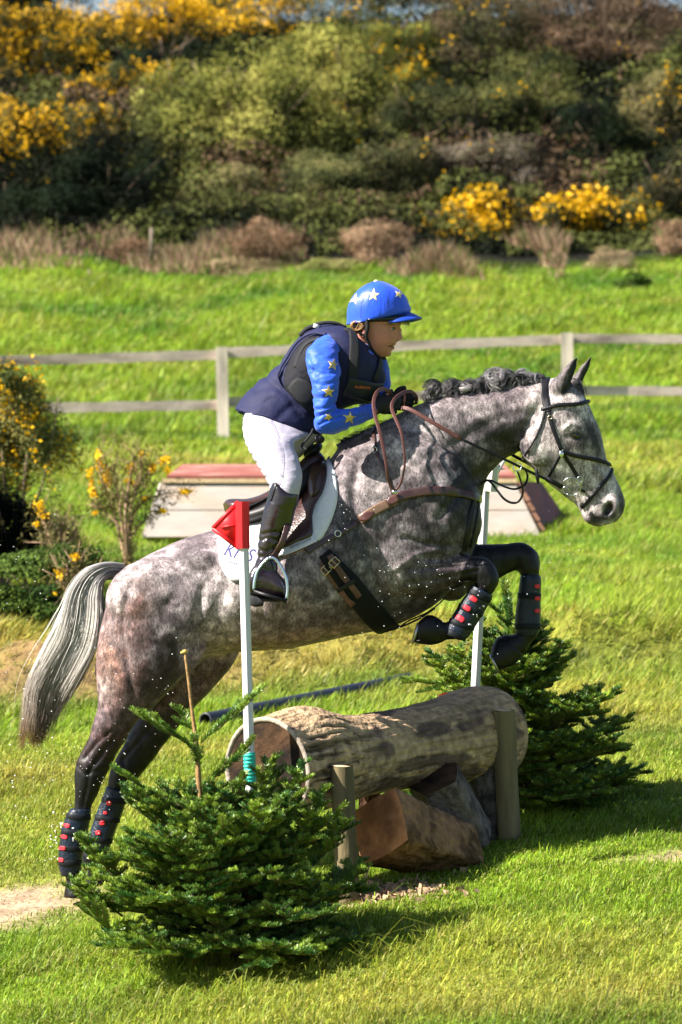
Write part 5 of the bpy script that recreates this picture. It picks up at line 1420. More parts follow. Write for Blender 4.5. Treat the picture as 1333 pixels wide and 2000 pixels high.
# hollow, recessed end faces with a pale rim
for ring_, sg, c0 in ((R_[0], -1, LA), (R_[-1], 1, LB)):
    c0 = np.array(c0); axn = lax * sg
    rr = []
    for k_, o_ in ((1.0, 0), (.985, .004), (.93, .006), (.90, -.004)): rr.append(c0 + (ring_ - c0) * k_ + axn * o_)
    put(npmesh('bark_rim', *[(lambda x: x[0])(rings(np.array(rr), cap=False)) and np.array(rings(np.array(rr), cap=False)[0])], rings(np.array(rr), cap=False)[1], M_RIM, smooth=True), lg)
    rr = []
    for k_, o_ in ((.905, -.003), (.7, -.006), (.62, -.010), (.52, -.055), (.30, -.075), (.05, -.08)): rr.append(c0 + (ring_ - c0) * k_ + axn * (o_ + 0.002 * math.sin(k_ * 30)))
    a_ = rings(np.array(rr), cap=True)
    put(npmesh('end_face', np.array(a_[0]), a_[1], M_ENDW, smooth=False), lg)

M_POST = mk('treated_post_wood', (.17, .135, .07), rough=.8, var=.25, scale=30, stretch=(1, 1, .12), bump=.5, bscale=60, spec=.2, second=(.09, .072, .042), sscale=6)
M_POSTT = mk('post_top_wood', (.46, .36, .22), rough=.85, var=.2, scale=40, bump=.3)
def post(pxc, ytop, ybase, yy, wpx, lean=0, parent=jump):
    d = D0 + yy; r = wpx / F * d / 2
    b, t = P(pxc + lean, ybase + 25, yy), P(pxc, ytop, yy)
    s = Soup(); tt = np.linspace(0, 1, 10); pts = [b.lerp(t, k) for k in tt]; rad = [r * (1 + .03 * math.sin(9 * k)) for k in tt]
    rad[-1] = r * .97
    s.add(tube(pts, rad, 22, cap=False)); o = s.build('post', M_POST, parent)
    Soup().add(ellipsoid(t, (r * .97, r * .97, .006), Matrix.Rotation(.10, 3, 'Y'), 22, 6)).build('post_top', M_POSTT, o)
    return o
post(668, 1497, 1765, -.68, 46, 14); post(984, 1388, 1636, .27, 46, 12)
post(738, 1560, 1700, .20, 36, 0); 

def chunk(name, label, p0, p1, r0, r1, sides, tint, seed, parent=None, endm=None, wedge=0):
    rs = np.random.default_rng(seed); k = rs.random(64) * .25 + .87
    ph = rs.random() * 6
    def rf(T, TH):
        base = r0 + (r1 - r0) * T
        poly = np.cos(math.pi / sides) / np.cos(((TH + ph) % (2 * math.pi / sides)) - math.pi / sides)
        return base * (poly * .85 + .15)
    R2, ax, u, v = log_mesh(p0, p1, rf, n=48, m=36, rough=.012, seed=seed)
    q = R2.reshape(-1, 3); n_ = fnoise(q * np.array((1, 1, 1)), 9, 3); n2_ = fnoise(q + 3, 16, 2)
    c = np.array(tint) * (.55 + .9 * n_[:, None]); c = np.where(n2_[:, None] > .60, c * .45, c)
    root = thing(name, label, 'split log' if 'split' in name else 'log', tuple(p0))
    a_ = rings(R2, cap=False)
    o = npmesh('bark', np.array(a_[0]), a_[1], M_BARK, tint=c, smooth=True); put(o, root)
    for ring_, c0, sg in ((R2[0], np.array(p0), -1), (R2[-1], np.array(p1), 1)):
        rr = [c0 + (ring_ - c0) * kk + ax * sg * .002 * i for i, kk in enumerate((1.0, .9, .6, .3, .05))]
        a_ = rings(np.array(rr), cap=True)
        put(npmesh('sawn_end', np.array(a_[0]), a_[1], endm or M_ENDW, smooth=False), root)
    return root
M_CUT = mk('orange_cut_wood', (.50, .22, .09), rough=.8, var=.25, scale=24, bump=.4, bscale=60, second=(.24, .10, .045), sscale=5, spec=.15)
chunk('split_log', 'chunky split log with orange sawn face propped under the jump beside the near post', P(742,1615,-.50), P(905,1668,-.12), .165, .125, 4, (.25, .135, .07), 11, endm=M_CUT)
chunk('split_log', 'dark grey split log leaning behind the orange faced one under the jump', P(850,1520,-.05), P(905,1640,.10), .115, .145, 5, (.13, .105, .10), 23, endm=M_ENDW)
chunk('log_stump', 'dark upright bark stump wedged beside the far post under the log', P(947,1492,.33), P(955,1665,.33), .075, .085, 7, (.085, .070, .062), 31)
chunk('log_stump', 'narrow brown stump standing behind the near post under the log', P(722,1540,.0), P(726,1670,.0), .045, .055, 6, (.16, .075, .04), 37)
# straw and twigs lying under the log
for i, (a_, b_, c_, lab) in enumerate([((698,1678),(722,1742),-.64,'longest straw stalk leaning against the orange split log'), ((722,1690),(704,1745),-.63,'straw stalk crossing the longest one beside the near post')]):
    o = Soup().add(tube([P(*a_, c_), P((a_[0]+b_[0])/2+2, (a_[1]+b_[1])/2, c_-.01), P(*b_, c_-.02)], .004, 6, sub=3)).build('straw_stalk', mk('straw', (.42, .30, .17), rough=.8), None)
    tag(o, lab, 'straw')
# litter, stuff
V = []; Fq = []
for i in range(420):
    x_ = .12 + RNG.normal() * .16; y_ = -.63 + RNG.normal() * .13; z_ = float(gz(x_, y_)) + .012
    a_ = RNG.random() * 6.28; L = .006 + .02 * RNG.random(); w_ = .002 + .004 * RNG.random(); c_, s_ = math.cos(a_), math.sin(a_); t_ = RNG.normal() * .012
    b_ = len(V); V += [(x_ - c_*L - s_*w_, y_ - s_*L + c_*w_, z_ - t_), (x_ - c_*L + s_*w_, y_ - s_*L - c_*w_, z_), (x_ + c_*L + s_*w_, y_ + s_*L - c_*w_, z_ + t_), (x_ + c_*L - s_*w_, y_ + s_*L + c_*w_, z_ + abs(t_))]; Fq.append((b_, b_+1, b_+2, b_+3))
o = npmesh('wood_litter', np.array(V), Fq, mk('litter', (.36, .24, .15), rough=.9, var=.4, scale=60)); tag(o, 'scattered bark chips and straw under the log', 'litter', kind='stuff')

# ------------------------------------------------------------------ flag poles
M_POLE = mk('white_plastic_pole', (.60, .58, .62), rough=.35, var=.04, scale=20, spec=.4)
def flag_pole(name, label, base, topp, rad, yy, flagpts, fm, coil):
    root = thing(name, label, 'flag pole', P(base[0], base[1], yy))
    b_, t_ = P(*base, yy), P(*topp, yy)
    d_ = (t_ - b_).normalized()
    s = Soup(); ring_pts = tube([b_ - d_ * .35, t_], rad, 8); s.add(ring_pts); s.build('pole', M_POLE, root, smooth=False)
    if coil:
        s = Soup(); pts = []; rr = []
        n = 90
        for i in range(n + 1):
            k = i / n; pts.append(b_ + d_ * (.115 * k)); rr.append(rad * (1.12 + .16 * (math.sin(k * 2 * math.pi * 8) > 0)))
        s.add(tube(pts, rr, 16)); s.build('rubber_grip', mk('turquoise_rubber', (.02, .42, .33), rough=.5), root)
    # flag: sleeve over the pole and a flat triangle with a folded rim
    pts = [P(a, c, yy) for a, c in flagpts]
    tri = [pts[0], pts[1], pts[2]]
    s = Soup(); v = []; 
    for o_ in (-.006, .006):
        for p in tri: v.append((p.x, p.y + o_, p.z))
    s.add((v, [(0, 1, 2), (5, 4, 3), (0, 3, 4, 1), (1, 4, 5, 2), (2, 5, 3, 0)]))
    for a_, b2 in ((0, 1), (1, 2)): s.add(tube([tri[a_], tri[b2]], .0085, 8))
    c_ = (tri[0] + tri[1] * 1.2 + tri[2]) / 3.2; s.add(tube([c_ + Vector((-.03, -.007, -.004)), c_ + Vector((.045, -.007, .010))], .004, 6))
    s.build('flag', fm, root)
    s = Soup(); s.add(tube([pts[2] + Vector((rad * .7, 0, 0)), pts[0] + Vector((rad * .7, 0, 0))], rad * 1.45, 8)); s.build('flag_sleeve', fm, root, smooth=False)
    return root
flag_pole('flag_pole', 'white pole with red triangular flag and turquoise foot in front of the horse', (489,1528), (474,985), .0195, -.80, [(466,980),(416,1032),(467,1071)], mk('red_flag_plastic', (.82, .022, .030), rough=.4, var=.03, translucent=.25), True)
flag_pole('flag_pole', 'white flagged pole behind the horse\'s chest at the far end of the log', (929,1350), (950,915), .0200, .72, [(957,905),(985,898),(952,960)], mk('white_flag_plastic', (.74, .70, .62), rough=.45, var=.03), False)
o = Soup().add(ellipsoid(P(880, 1362, .62), (.055, .012, .022))).build('cone_marker', mk('orange_plastic', (.80, .12, .02), rough=.4)); tag(o, 'small orange plastic marker peeping over the top of the log', 'marker')

# ------------------------------------------------------------------ fir trees
M_NEEDLE = mk('fir_needles', (1, 1, 1), rough=.38, var=.2, scale=6, attr=True, spec=.5, translucent=.15)
M_TWIG = mk('fir_bark', (.20, .13, .07), rough=.85, var=.3, scale=40, bump=.4)
def needles(segs, per_m, L, wid, base_c, tip_c, up=.5):
    """segs: list of polylines (k,3) with shade value; returns verts, faces, tint"""
    A, B, Tq, SH = [], [], [], []
    for pl, sh in segs:
        a = pl[:-1]; b = pl[1:]; ln = np.linalg.norm(b - a, axis=1)
        for i in range(len(a)):
            n = max(2, int(ln[i] * per_m)); t = RNG.random(n)[:, None]
            A.append(a[i] + (b[i] - a[i]) * t); B.append(np.tile((b[i] - a[i]) / (ln[i] + 1e-9), (n, 1))); Tq.append((i + t[:, 0]) / len(a)); SH.append(np.full(n, sh))
    A = np.concatenate(A); B = np.concatenate(B); Tq = np.concatenate(Tq); SH = np.concatenate(SH)
    n = len(A)
    r = RNG.normal(size=(n, 3)); r -= B * (r * B).sum(1)[:, None]
    r[:, 2] = np.abs(r[:, 2]) * .9 + .1 * up
    r -= B * (r * B).sum(1)[:, None]; r /= np.linalg.norm(r, axis=1)[:, None] + 1e-9
    d = r * .85 + B * .62; d /= np.linalg.norm(d, axis=1)[:, None]
    l = L * (.7 + .5 * RNG.random(n))[:, None] * (1 - .35 * Tq[:, None] ** 3)
    s = np.cross(d, RNG.normal(size=(n, 3))); s /= np.linalg.norm(s, axis=1)[:, None] + 1e-9
    w_ = wid * (.8 + .4 * RNG.random(n))[:, None]
    V = np.stack([A - s * w_ * .4, A + s * w_ * .4, A + d * l * .75 + s * w_ * .5, A + d * l, A + d * l * .75 - s * w_ * .5], 1)
    b0 = np.arange(n)[:, None] * 5
    f4 = b0 + np.array([0, 1, 2, 4]); f3 = b0 + np.array([4, 2, 3])
    c = np.array(base_c) * (1 - SH[:, None]) + np.array(tip_c) * SH[:, None]
    c = c * (.65 + .7 * RNG.random((n, 1)))
    return V.reshape(-1, 3), [f4, f3], np.repeat(c, 5, 0)

def fir(label, base, top, R, seed, nb, leader=None, droop=.1, tips=.28, keep=None, dens=1500, rot=0, lowr=1.0, extra=()):
    global RNG
    old = RNG; RNG = np.random.default_rng(seed)
    root = thing('fir_tree', label, 'fir tree', tuple(base))
    base, top = np.array(base, float), np.array(top, float); H = top - base
    tr = Soup(); tr.add(tube([base - np.array((0, 0, .05)), base + H * .5, top], [.022, .014, .005], 10, sub=5)); tr.build('trunk', M_TWIG, root)
    segs = []; tw = Soup()
    def branch(p0, dirv, L, depth, sh):
        dirv = dirv / np.linalg.norm(dirv); k = 7 if depth == 0 else 5
        t = np.linspace(0, 1, k)
        sag = np.array((0, 0, -1.)) * (droop * L) * (t ** 1.6)[:, None] * (1 if depth == 0 else .4) + np.array((0, 0, 1.)) * (.12 * L) * (t ** 3)[:, None]
        wob = RNG.normal(size=3) * .05 * L
        pl = p0 + dirv * (t * L)[:, None] + sag + wob * (t ** 2)[:, None]
        tw.add(tube(pl, np.linspace(.0045 if depth == 0 else .0022, .0012, k), 5))
        i0 = 1 if depth == 0 and L > .2 else 0
        segs.append((pl[i0:], sh * RNG.random()))
        if depth < 2 and L > .07:
            side = np.cross(dirv, (0, 0, 1.)); side /= np.linalg.norm(side) + 1e-9
            nn = int(L / (.034 if depth == 0 else .036))
            for j in range(nn):
                tt = .16 + .80 * (j + RNG.random() * .6) / nn
                p = np.array([np.interp(tt, t, pl[:, a]) for a in range(3)])
                sg = 1 if j % 2 else -1
                l2 = (L * (.62 if depth == 0 else .5) * (1 - tt * .72) + .025) * (.75 + .4 * RNG.random())
                d2 = dirv * .72 + side * sg * (.68 + .2 * RNG.random()) + np.array((0, 0, RNG.normal() * .16 + .05))
                branch(p, d2, min(l2, .26), depth + 1, sh)
    for i in range(nb):
        h = (i / nb) ** 1.0; h = .04 + .86 * h + RNG.random() * .02
        az = rot + i * 2.399 + RNG.normal() * .2
        prof = (1 - h) ** .66 * (lowr if h < .22 else 1.0)
        L = R * prof * (.55 + .65 * RNG.random()) + .03
        el = .02 + .85 * h + RNG.normal() * .16
        d = np.array((math.cos(az) * math.cos(el), math.sin(az) * math.cos(el), math.sin(el)))
        branch(base + H * h, d, L, 0, tips * 2.2)
    for e_ in extra:
        p0, p1 = np.array(e_[0], float), np.array(e_[1], float); branch(p0, p1 - p0, float(np.linalg.norm(p1 - p0)), 0 if len(e_) > 2 else 1, .6)
    v, f, t = needles(segs, dens * 1.25, .025, .0026, (.034, .115, .022), (.36, .48, .04))
    o = npmesh('needles', v, f, M_NEEDLE, tint=t); put(o, root)
    o = tw.build('branches', M_TWIG, root)
    RNG = old
    return root, segs
yF = -1.45
def fir_front():
    base = P(452, 1850, yF); top = P(408, 1568, yF)
    base.z = float(gz(base.x, base.y)) - .01
    r, s = fir('bushy dark green fir in front of the near end of the log', base, top, .58, 5, 66, droop=.08, lowr=.88,
        extra=[(P(376,1458,yF), P(264,1393,yF-.02)), (P(392,1452,yF), P(500,1362,yF+.02)), (P(392,1540,yF), P(492,1462,yF-.03)), (P(380,1430,yF), P(346,1388,yF+.08)), (P(390,1600,yF), P(225,1515,yF-.05)), (P(250,1850,yF), P(142,1752,yF-.15)),
               (P(388,1500,yF), P(372,1440,yF-.03)), (P(600,1640,yF), P(670,1585,yF)), (P(500,1660,yF), P(522,1500,yF-.02), 0), (P(540,1670,yF), P(582,1512,yF), 0), (P(570,1680,yF), P(625,1560,yF), 0), (P(600,1710,yF), P(668,1600,yF+.04), 0), (P(620,1760,yF), P(720,1690,yF+.05), 0), (P(450,1640,yF), P(452,1520,yF-.1), 0), (P(330,1640,yF), P(262,1545,yF-.1), 0), (P(250,1740,yF), P(165,1640,yF-.05), 0), (P(240,1790,yF), P(140,1720,yF-.05), 0)])
    Soup().add(tube([P(395,1600,yF), P(392,1560,yF), P(388,1520,yF), P(385,1460,yF), P(379,1415,yF), P(373,1370,yF), P(369,1330,yF), P(361,1274,yF)], [.011,.0095,.0105,.008,.0075,.006,.0065,.0045], 8, sub=4)).build('leader_shoot', mk('leader_bark', (.27, .155, .06), rough=.75, var=.3, scale=60, bump=.4), r)
    Soup().add(ellipsoid(P(361, 1273, yF), (.010, .010, .008))).add(ellipsoid(P(356, 1275, yF), (.007, .007, .005))).build('leader_bud', mk('bud', (.50, .33, .08), rough=.7), r)
fir_front()
xb = P(1012, 1580, 1.05); xb.z = float(gz(xb.x, xb.y)) - .01
fir('spreading green fir growing behind the far end of the log', xb, P(985, 1235, 1.05), 0.53, 9, 60, droop=.03, lowr=1.0, tips=.34, rot=1.0,
    extra=[(P(960,1330,1.1), P(795,1350,1.2)), (P(960,1300,1.1), P(830,1290,1.2)), (P(1000,1240,1.05), P(990,1140,1.05)), (P(1000,1250,1.05), P(1030,1190,1.0)), (P(1000,1230,1.05), P(965,1180,1.1))])

# ------------------------------------------------------------------ pipe, painted box jump
pc = [P(402, 1372, 5.0), P(600, 1336, 5.9), P(802, 1300, 6.75)]
for p in pc: p.z = float(gz(p.x, p.y)) + .03
pc[2].z -= .05; d_ = (pc[2] - pc[0]).normalized()
root = thing('drain_pipe', 'black ribbed drain pipe lying on the grass behind the horse', 'pipe', tuple(pc[0]))
s = Soup(); n = 130; pts = [pc[0].lerp(pc[2], i / n) for i in range(n + 1)]; rad = [.040 + .003 * (i % 2) for i in range(n + 1)]
s.add(tube(pts, rad, 18, cap=False)); s.add(tube([pts[-1], pts[0]], .033, 18, cap=False)); s.build('tube', mk('black_plastic_pipe', (.018, .022, .035), rough=.45, var=.2, spec=.45), root)
s = Soup(); s.add(torus(pc[0], .038, .006, d_.cross(Vector((0, 0, 1))), Vector((0, 0, 1)), n=24)); s.build('pipe_rim', mk('black_plastic_pipe2', (.03, .034, .045), rough=.4), root)

M_WPLANK = mk('white_painted_planks', (.32, .29, .26), rough=.7, var=.10, scale=9, second=(.34, .26, .20), sscale=7, slo=.46, shi=.72, stretch=(.4, 1, 1), bump=.3)
M_REDP = mk('faded_red_paint', (.26, .085, .062), rough=.6, var=.2, scale=8, second=(.50, .28, .22), sscale=6, slo=.5, shi=.7, stretch=(.5, 1, 1), bump=.3)
M_REDSHADE = mk('shaded_red_paint', (.16, .012, .015), rough=.55, var=.5, scale=5, bump=.3)  # end board red, darkened to hold the shade on that side
M_BATT = mk('pale_batten', (.55, .40, .24), rough=.8, var=.2)
yB = 15.6
def BP(x_, y_, dy=0): return P(x_, y_, yB + dy)
bx = thing('painted_box_jump', 'long low box jump with white plank sides and faded red sloping lid', 'box jump', BP(690, 1040))
def quadbox(name, a, b, c, d, th, mat, parent):
    v = [Vector(p) for p in (a, b, c, d)]; n_ = (v[1] - v[0]).cross(v[2] - v[0]).normalized() * th
    Soup().add(([tuple(p) for p in v] + [tuple(p + n_) for p in v], [(0, 1, 2, 3), (7, 6, 5, 4), (0, 4, 5, 1), (1, 5, 6, 2), (2, 6, 7, 3), (3, 7, 4, 0)])).build(name, mat, parent, smooth=False)
for k, (y0, y1) in enumerate(((943, 999), (1001, 1052))):
    f0, f1 = (y0 - 940) / 100, (y1 - 940) / 100
    xl0, xl1 = 322 - 38 * f0, 322 - 38 * f1; xr0, xr1 = 1003 + 48 * f0, 1003 + 48 * f1
    quadbox('side_plank', BP(xl0, y0, -.25 * f0), BP(xl1, y1, -.25 * f1), BP(xr1, y1, -.25 * f1), BP(xr0, y0, -.25 * f0), .03, M_WPLANK, bx)
quadbox('lid', BP(326, 936), BP(1008, 936), BP(985, 913, 1.35), BP(358, 913, 1.35), .03, M_REDP, bx)
quadbox('edge_batten', BP(318, 935, -.04), BP(318, 943, -.04), BP(1010, 943, -.04), BP(1010, 935, -.04), .03, M_BATT, bx)
quadbox('end_board', BP(1006, 944), BP(1052, 1050, -.2), BP(1118, 1040, 1.2), BP(1052, 944, 1.1), .03, M_REDSHADE, bx)
quadbox('end_board', BP(322, 944), BP(318, 944, 1.1), BP(288, 1040, 1.2), BP(284, 1050, -.2), .03, M_WPLANK, bx)
quadbox('back_board', BP(318, 944, 1.15), BP(1050, 944, 1.15), BP(1100, 1040, 1.3), BP(288, 1040, 1.3), .03, M_WPLANK, bx)
for k in range(5):
    t_ = k / 4.6
    quadbox('corner_block', BP(1000 + 44 * t_, 948 + 90 * t_, -.03 - .2 * t_), BP(1008 + 44 * t_, 965 + 90 * t_, -.06 - .2 * t_), BP(1024 + 44 * t_, 960 + 90 * t_, .0 - .2 * t_), BP(1014 + 44 * t_, 945 + 90 * t_, .02 - .2 * t_), .03, mk('terracotta_block', (.42, .20, .12), rough=.85, var=.3, scale=12), bx)

# ------------------------------------------------------------------ rail fence
M_RAIL = mk('weathered_rail', (.60, .49, .42), rough=.85, var=.25, scale=10, stretch=(.25, 1, 1), bump=.4, second=(.20, .16, .14), sscale=3, slo=.5, shi=.7)
M_FPOST = mk('grey_fence_post', (.58, .51, .42), rough=.85, var=.25, scale=8, stretch=(1, 1, .3), second=(.20, .18, .15), sscale=4, slo=.52, shi=.7)
fence = thing('rail_fence', 'weathered two-rail timber fence crossing the paddock behind the rider', 'fence', (0, 29, float(gz(0, 29))))
ppos = [(-560, 712, 900, 27.3), (-60, 695, 886, 28.0), (433, 678, 872, 28.6), (1108, 650, 845, 29.3), (1700, 640, 838, 29.9)]
tops = []
for (x_, t_, b_, yy) in ppos:
    P0, P1 = P(x_ + 4, b_ + 8, yy), P(x_, t_, yy)
    s = Soup(); s.add(box((P0 + P1) / 2, (.068, .05, (P1.z - P0.z) / 2), Matrix.Rotation(math.atan2(P1.x - P0.x, P1.z - P0.z), 3, 'Y'))); s.build('fence_post', M_FPOST, fence, smooth=False)
def rail(a, b, h=.058):
    A, B = P(*a), P(*b); A.y += .08; B.y += .08
    d = (B - A); ang = math.atan2(-d.z, math.hypot(d.x, d.y))
    R = Matrix.Rotation(math.atan2(d.y, d.x), 3, 'Z') @ Matrix.Rotation(ang, 3, 'Y')
    n = 14; s = Soup(); rr = []
    for i in range(n + 1):
        c = A.lerp(B, i / n); w_ = h * (1 + .08 * math.sin(i * 2.1 + a[0])); rr.append([c + R @ Vector((0, sx * .02, sz * w_)) for sx, sz in ((-1, -1), (1, -1), (1, 1), (-1, 1))])
    s.add(rings(np.array([[tuple(p) for p in r] for r in rr]))); s.build('rail', M_RAIL, fence, smooth=False)
rail((-560, 722, 27.3), (-60, 706, 28.0)); rail((-60, 706, 28.0), (433, 692, 28.6)); rail((440, 688, 28.6), (1108, 662, 29.3)); rail((1112, 660, 29.3), (1700, 664, 29.9), .055)
rail((-560, 812, 27.3), (-60, 800, 28.0)); rail((-60, 799, 28.0), (433, 790, 28.6)); rail((440, 785, 28.6), (1108, 764, 29.3)); rail((1112, 762, 29.3), (1700, 766, 29.9), .055)

# ------------------------------------------------------------------ bushes
M_LEAF = mk('leaves', (1, 1, 1), rough=.7, var=.25, scale=1.5, attr=True, spec=.05, translucent=.06)
M_STEM = mk('bush_stems', (.20, .14, .095), rough=.9, var=.3, scale=10)
M_FLOW = mk('gorse_flowers', (.80, .46, .008), rough=.55, var=.25, scale=3, spec=.2, translucent=.3)
def leafcloud(cs, rs_, n, size, cols, spiky=1.0, shell=.55, upb=.3, clump=0):
    """cs: lobe centres, rs_: lobe radii (3); leaf quads through the lobes' volume, denser at the outside"""
    cs, rs_ = np.array(cs, float), np.array(rs_, float)
    k = RNG.integers(0, len(cs), n)
    d = RNG.normal(size=(n, 3)); d /= np.linalg.norm(d, axis=1)[:, None]
    d[:, 2] = np.where(d[:, 2] < -.35, -d[:, 2], d[:, 2])
    r = shell + (1 - shell) * RNG.random(n) ** .5
    r *= .85 + .4 * (vnoise(d * 1.7 + k[:, None] * 5.1, 2.2))
    p = cs[k] + d * rs_[k] * r[:, None]
    if clump:
        g = fnoise(p, clump, 2); keep = g > .36 + .14 * RNG.random(n); p, d, k = p[keep], d[keep], k[keep]; n = len(p)
    nn_ = d * 1.1 + RNG.normal(size=(n, 3)) * .6 + np.array((0, 0, upb)); nn_ /= np.linalg.norm(nn_, axis=1)[:, None]
    a = np.cross(nn_, RNG.normal(size=(n, 3))); a /= np.linalg.norm(a, axis=1)[:, None]
    s = np.cross(a, nn_)
    L = size * (.6 + .8 * RNG.random(n))[:, None]; W = L / (1 + spiky)
    V = np.stack([p - a * L * .5, p + s * W * .5, p + a * L * .5, p - s * W * .5], 1)
    f = np.arange(n)[:, None] * 4 + np.array([0, 1, 2, 3])
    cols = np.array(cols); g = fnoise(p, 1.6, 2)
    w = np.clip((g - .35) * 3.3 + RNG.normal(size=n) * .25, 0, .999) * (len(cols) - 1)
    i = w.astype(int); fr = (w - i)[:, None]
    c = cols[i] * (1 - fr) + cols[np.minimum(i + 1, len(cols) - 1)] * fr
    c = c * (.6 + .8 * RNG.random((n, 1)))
    return V.reshape(-1, 3), f, np.repeat(c, 4, 0), p, d
def blossoms(p, d, n, size, sel):
    """small rounded flower heads (three crossing petals) grouped in spikes"""
    w = sel.copy(); w /= w.sum(); i = RNG.choice(len(p), n, p=w)
    m = 5
    c = np.repeat(p[i] + d[i] * .03, m, 0) + RNG.normal(size=(n * m, 3)) * size * np.array((.9, .9, 1.5)); k = len(c)
    a = RNG.normal(size=(k, 3)); a /= np.linalg.norm(a, axis=1)[:, None]; s = np.cross(a, RNG.normal(size=(k, 3))); s /= np.linalg.norm(s, axis=1)[:, None]
    L = size * (.45 + .4 * RNG.random(k))[:, None]
    V = np.stack([c - a * L, c + s * L * .8, c + a * L, c - s * L * .8], 1)
    return V.reshape(-1, 3), np.arange(k)[:, None] * 4 + np.array([0, 1, 2, 3])
def bush(name, label, cat, px_, py_, rx, ry, yy, cols, n=9000, size=.06, flowers=0, fsize=.05, fband=None, spiky=1.0, group=None, nl=7, shell=.5, stems=10, deep=.9, clump=0, seed=None, fhi=None):
    """bush whose crown covers the photo ellipse (px_,py_,rx,ry) at depth yy"""
    d = D0 + yy; c = P(px_, py_, yy); RX, RZ = rx / F * d, ry / F * d
    zb = float(gz(c.x, yy)); base = Vector((c.x, yy, min(zb, c.z - .3)))
    root = thing(name, label, cat, tuple(base), group)
    cs, rr = [], []
    for k in range(int(nl * 2.2) if yy > 30 else nl):
        a = RNG.random() * 6.28; q = .72 * RNG.random() ** .5
        cs.append((c.x + math.cos(a) * RX * q, yy + RNG.normal() * .3 * RX * deep, c.z + math.sin(a) * RZ * q)); e = (.26 + .2 * RNG.random()) if yy > 30 else (.42 + .22 * RNG.random())
        rr.append((RX * e, RX * e * deep, RZ * e * (1.0)))
    cs.append((c.x, yy, c.z)); rr.append((RX * .72, RX * .6 * deep, RZ * .72))
    # skirt reaching the ground
    if c.z - RZ > zb + .1:
        for k in range(3): cs.append((c.x + RX * .45 * (k - 1), yy, (zb + c.z) / 2)); rr.append((RX * .5, RX * .5 * deep, max((c.z - zb) / 2, .2)))
    v, f, t, p, dd = leafcloud(cs, rr, n, size, cols, spiky, shell, clump=clump)
    o = npmesh('foliage', v, [f], M_LEAF, tint=t); put(o, root)
    if stems:
        s = Soup()
        for k in range(stems):
            a = RNG.random() * 6.28; e = Vector((c.x + math.cos(a) * RX * .85 * RNG.random(), yy - RX * .4 * RNG.random(), c.z + RZ * (RNG.random() * 1.3 - .4)))
            m = base.lerp(e, .5) + Vector((RNG.normal() * .1 * RX, 0, 0))
            b2 = base + Vector((RNG.normal() * RX * .25, 0, -.05)); r0 = .010 + .02 * RX * .3
            s.add(tube([b2, m, e], [r0, r0 * .7, r0 * .3], 5, sub=3))
        s.build('stems', M_STEM, root)
    if flowers:
        sel = np.ones(len(p))
        if fband: sel = sel * np.exp(-((p[:, 2] - (c.z + fband * RZ)) / (RZ * .5)) ** 2)
        sel = sel * (p[:, 1] < yy + .2) * np.clip((fnoise(p, 2.6 / max(RX, .3), 2) - .46) * 9, .22, 1) + 1e-6
        v, f = blossoms(p, dd, flowers, fsize, sel)
        o = npmesh('flowers', v, [f], M_FLOW); put(o, root); o['kind'] = 'stuff'
    return root
GORSE = [(.005, .009, .005), (.018, .028, .012), (.045, .058, .02), (.095, .095, .035)]
SHADE_LEAF = [(.002, .004, .003), (.005, .010, .006), (.014, .024, .010)]  # near-black greens with the shade of the hollows painted in
OLIVE = [(.035, .042, .012), (.12, .135, .028), (.24, .245, .05), (.34, .32, .08)]
BROWN = [(.14, .085, .05), (.25, .15, .09), (.36, .24, .15)]
BRAMB = [(.02, .014, .012), (.08, .055, .04), (.07, .075, .03), (.20, .165, .13)]
MIXG = [(.006, .011, .006), (.04, .052, .017), (.13, .13, .04)]
HG = 'gorse bushes on the hillside'
def hy(py_): return float(np.interp(py_, [0, 120, 250, 400, 500, 540], [65, 60, 55, 50, 46.5, 45.5]))
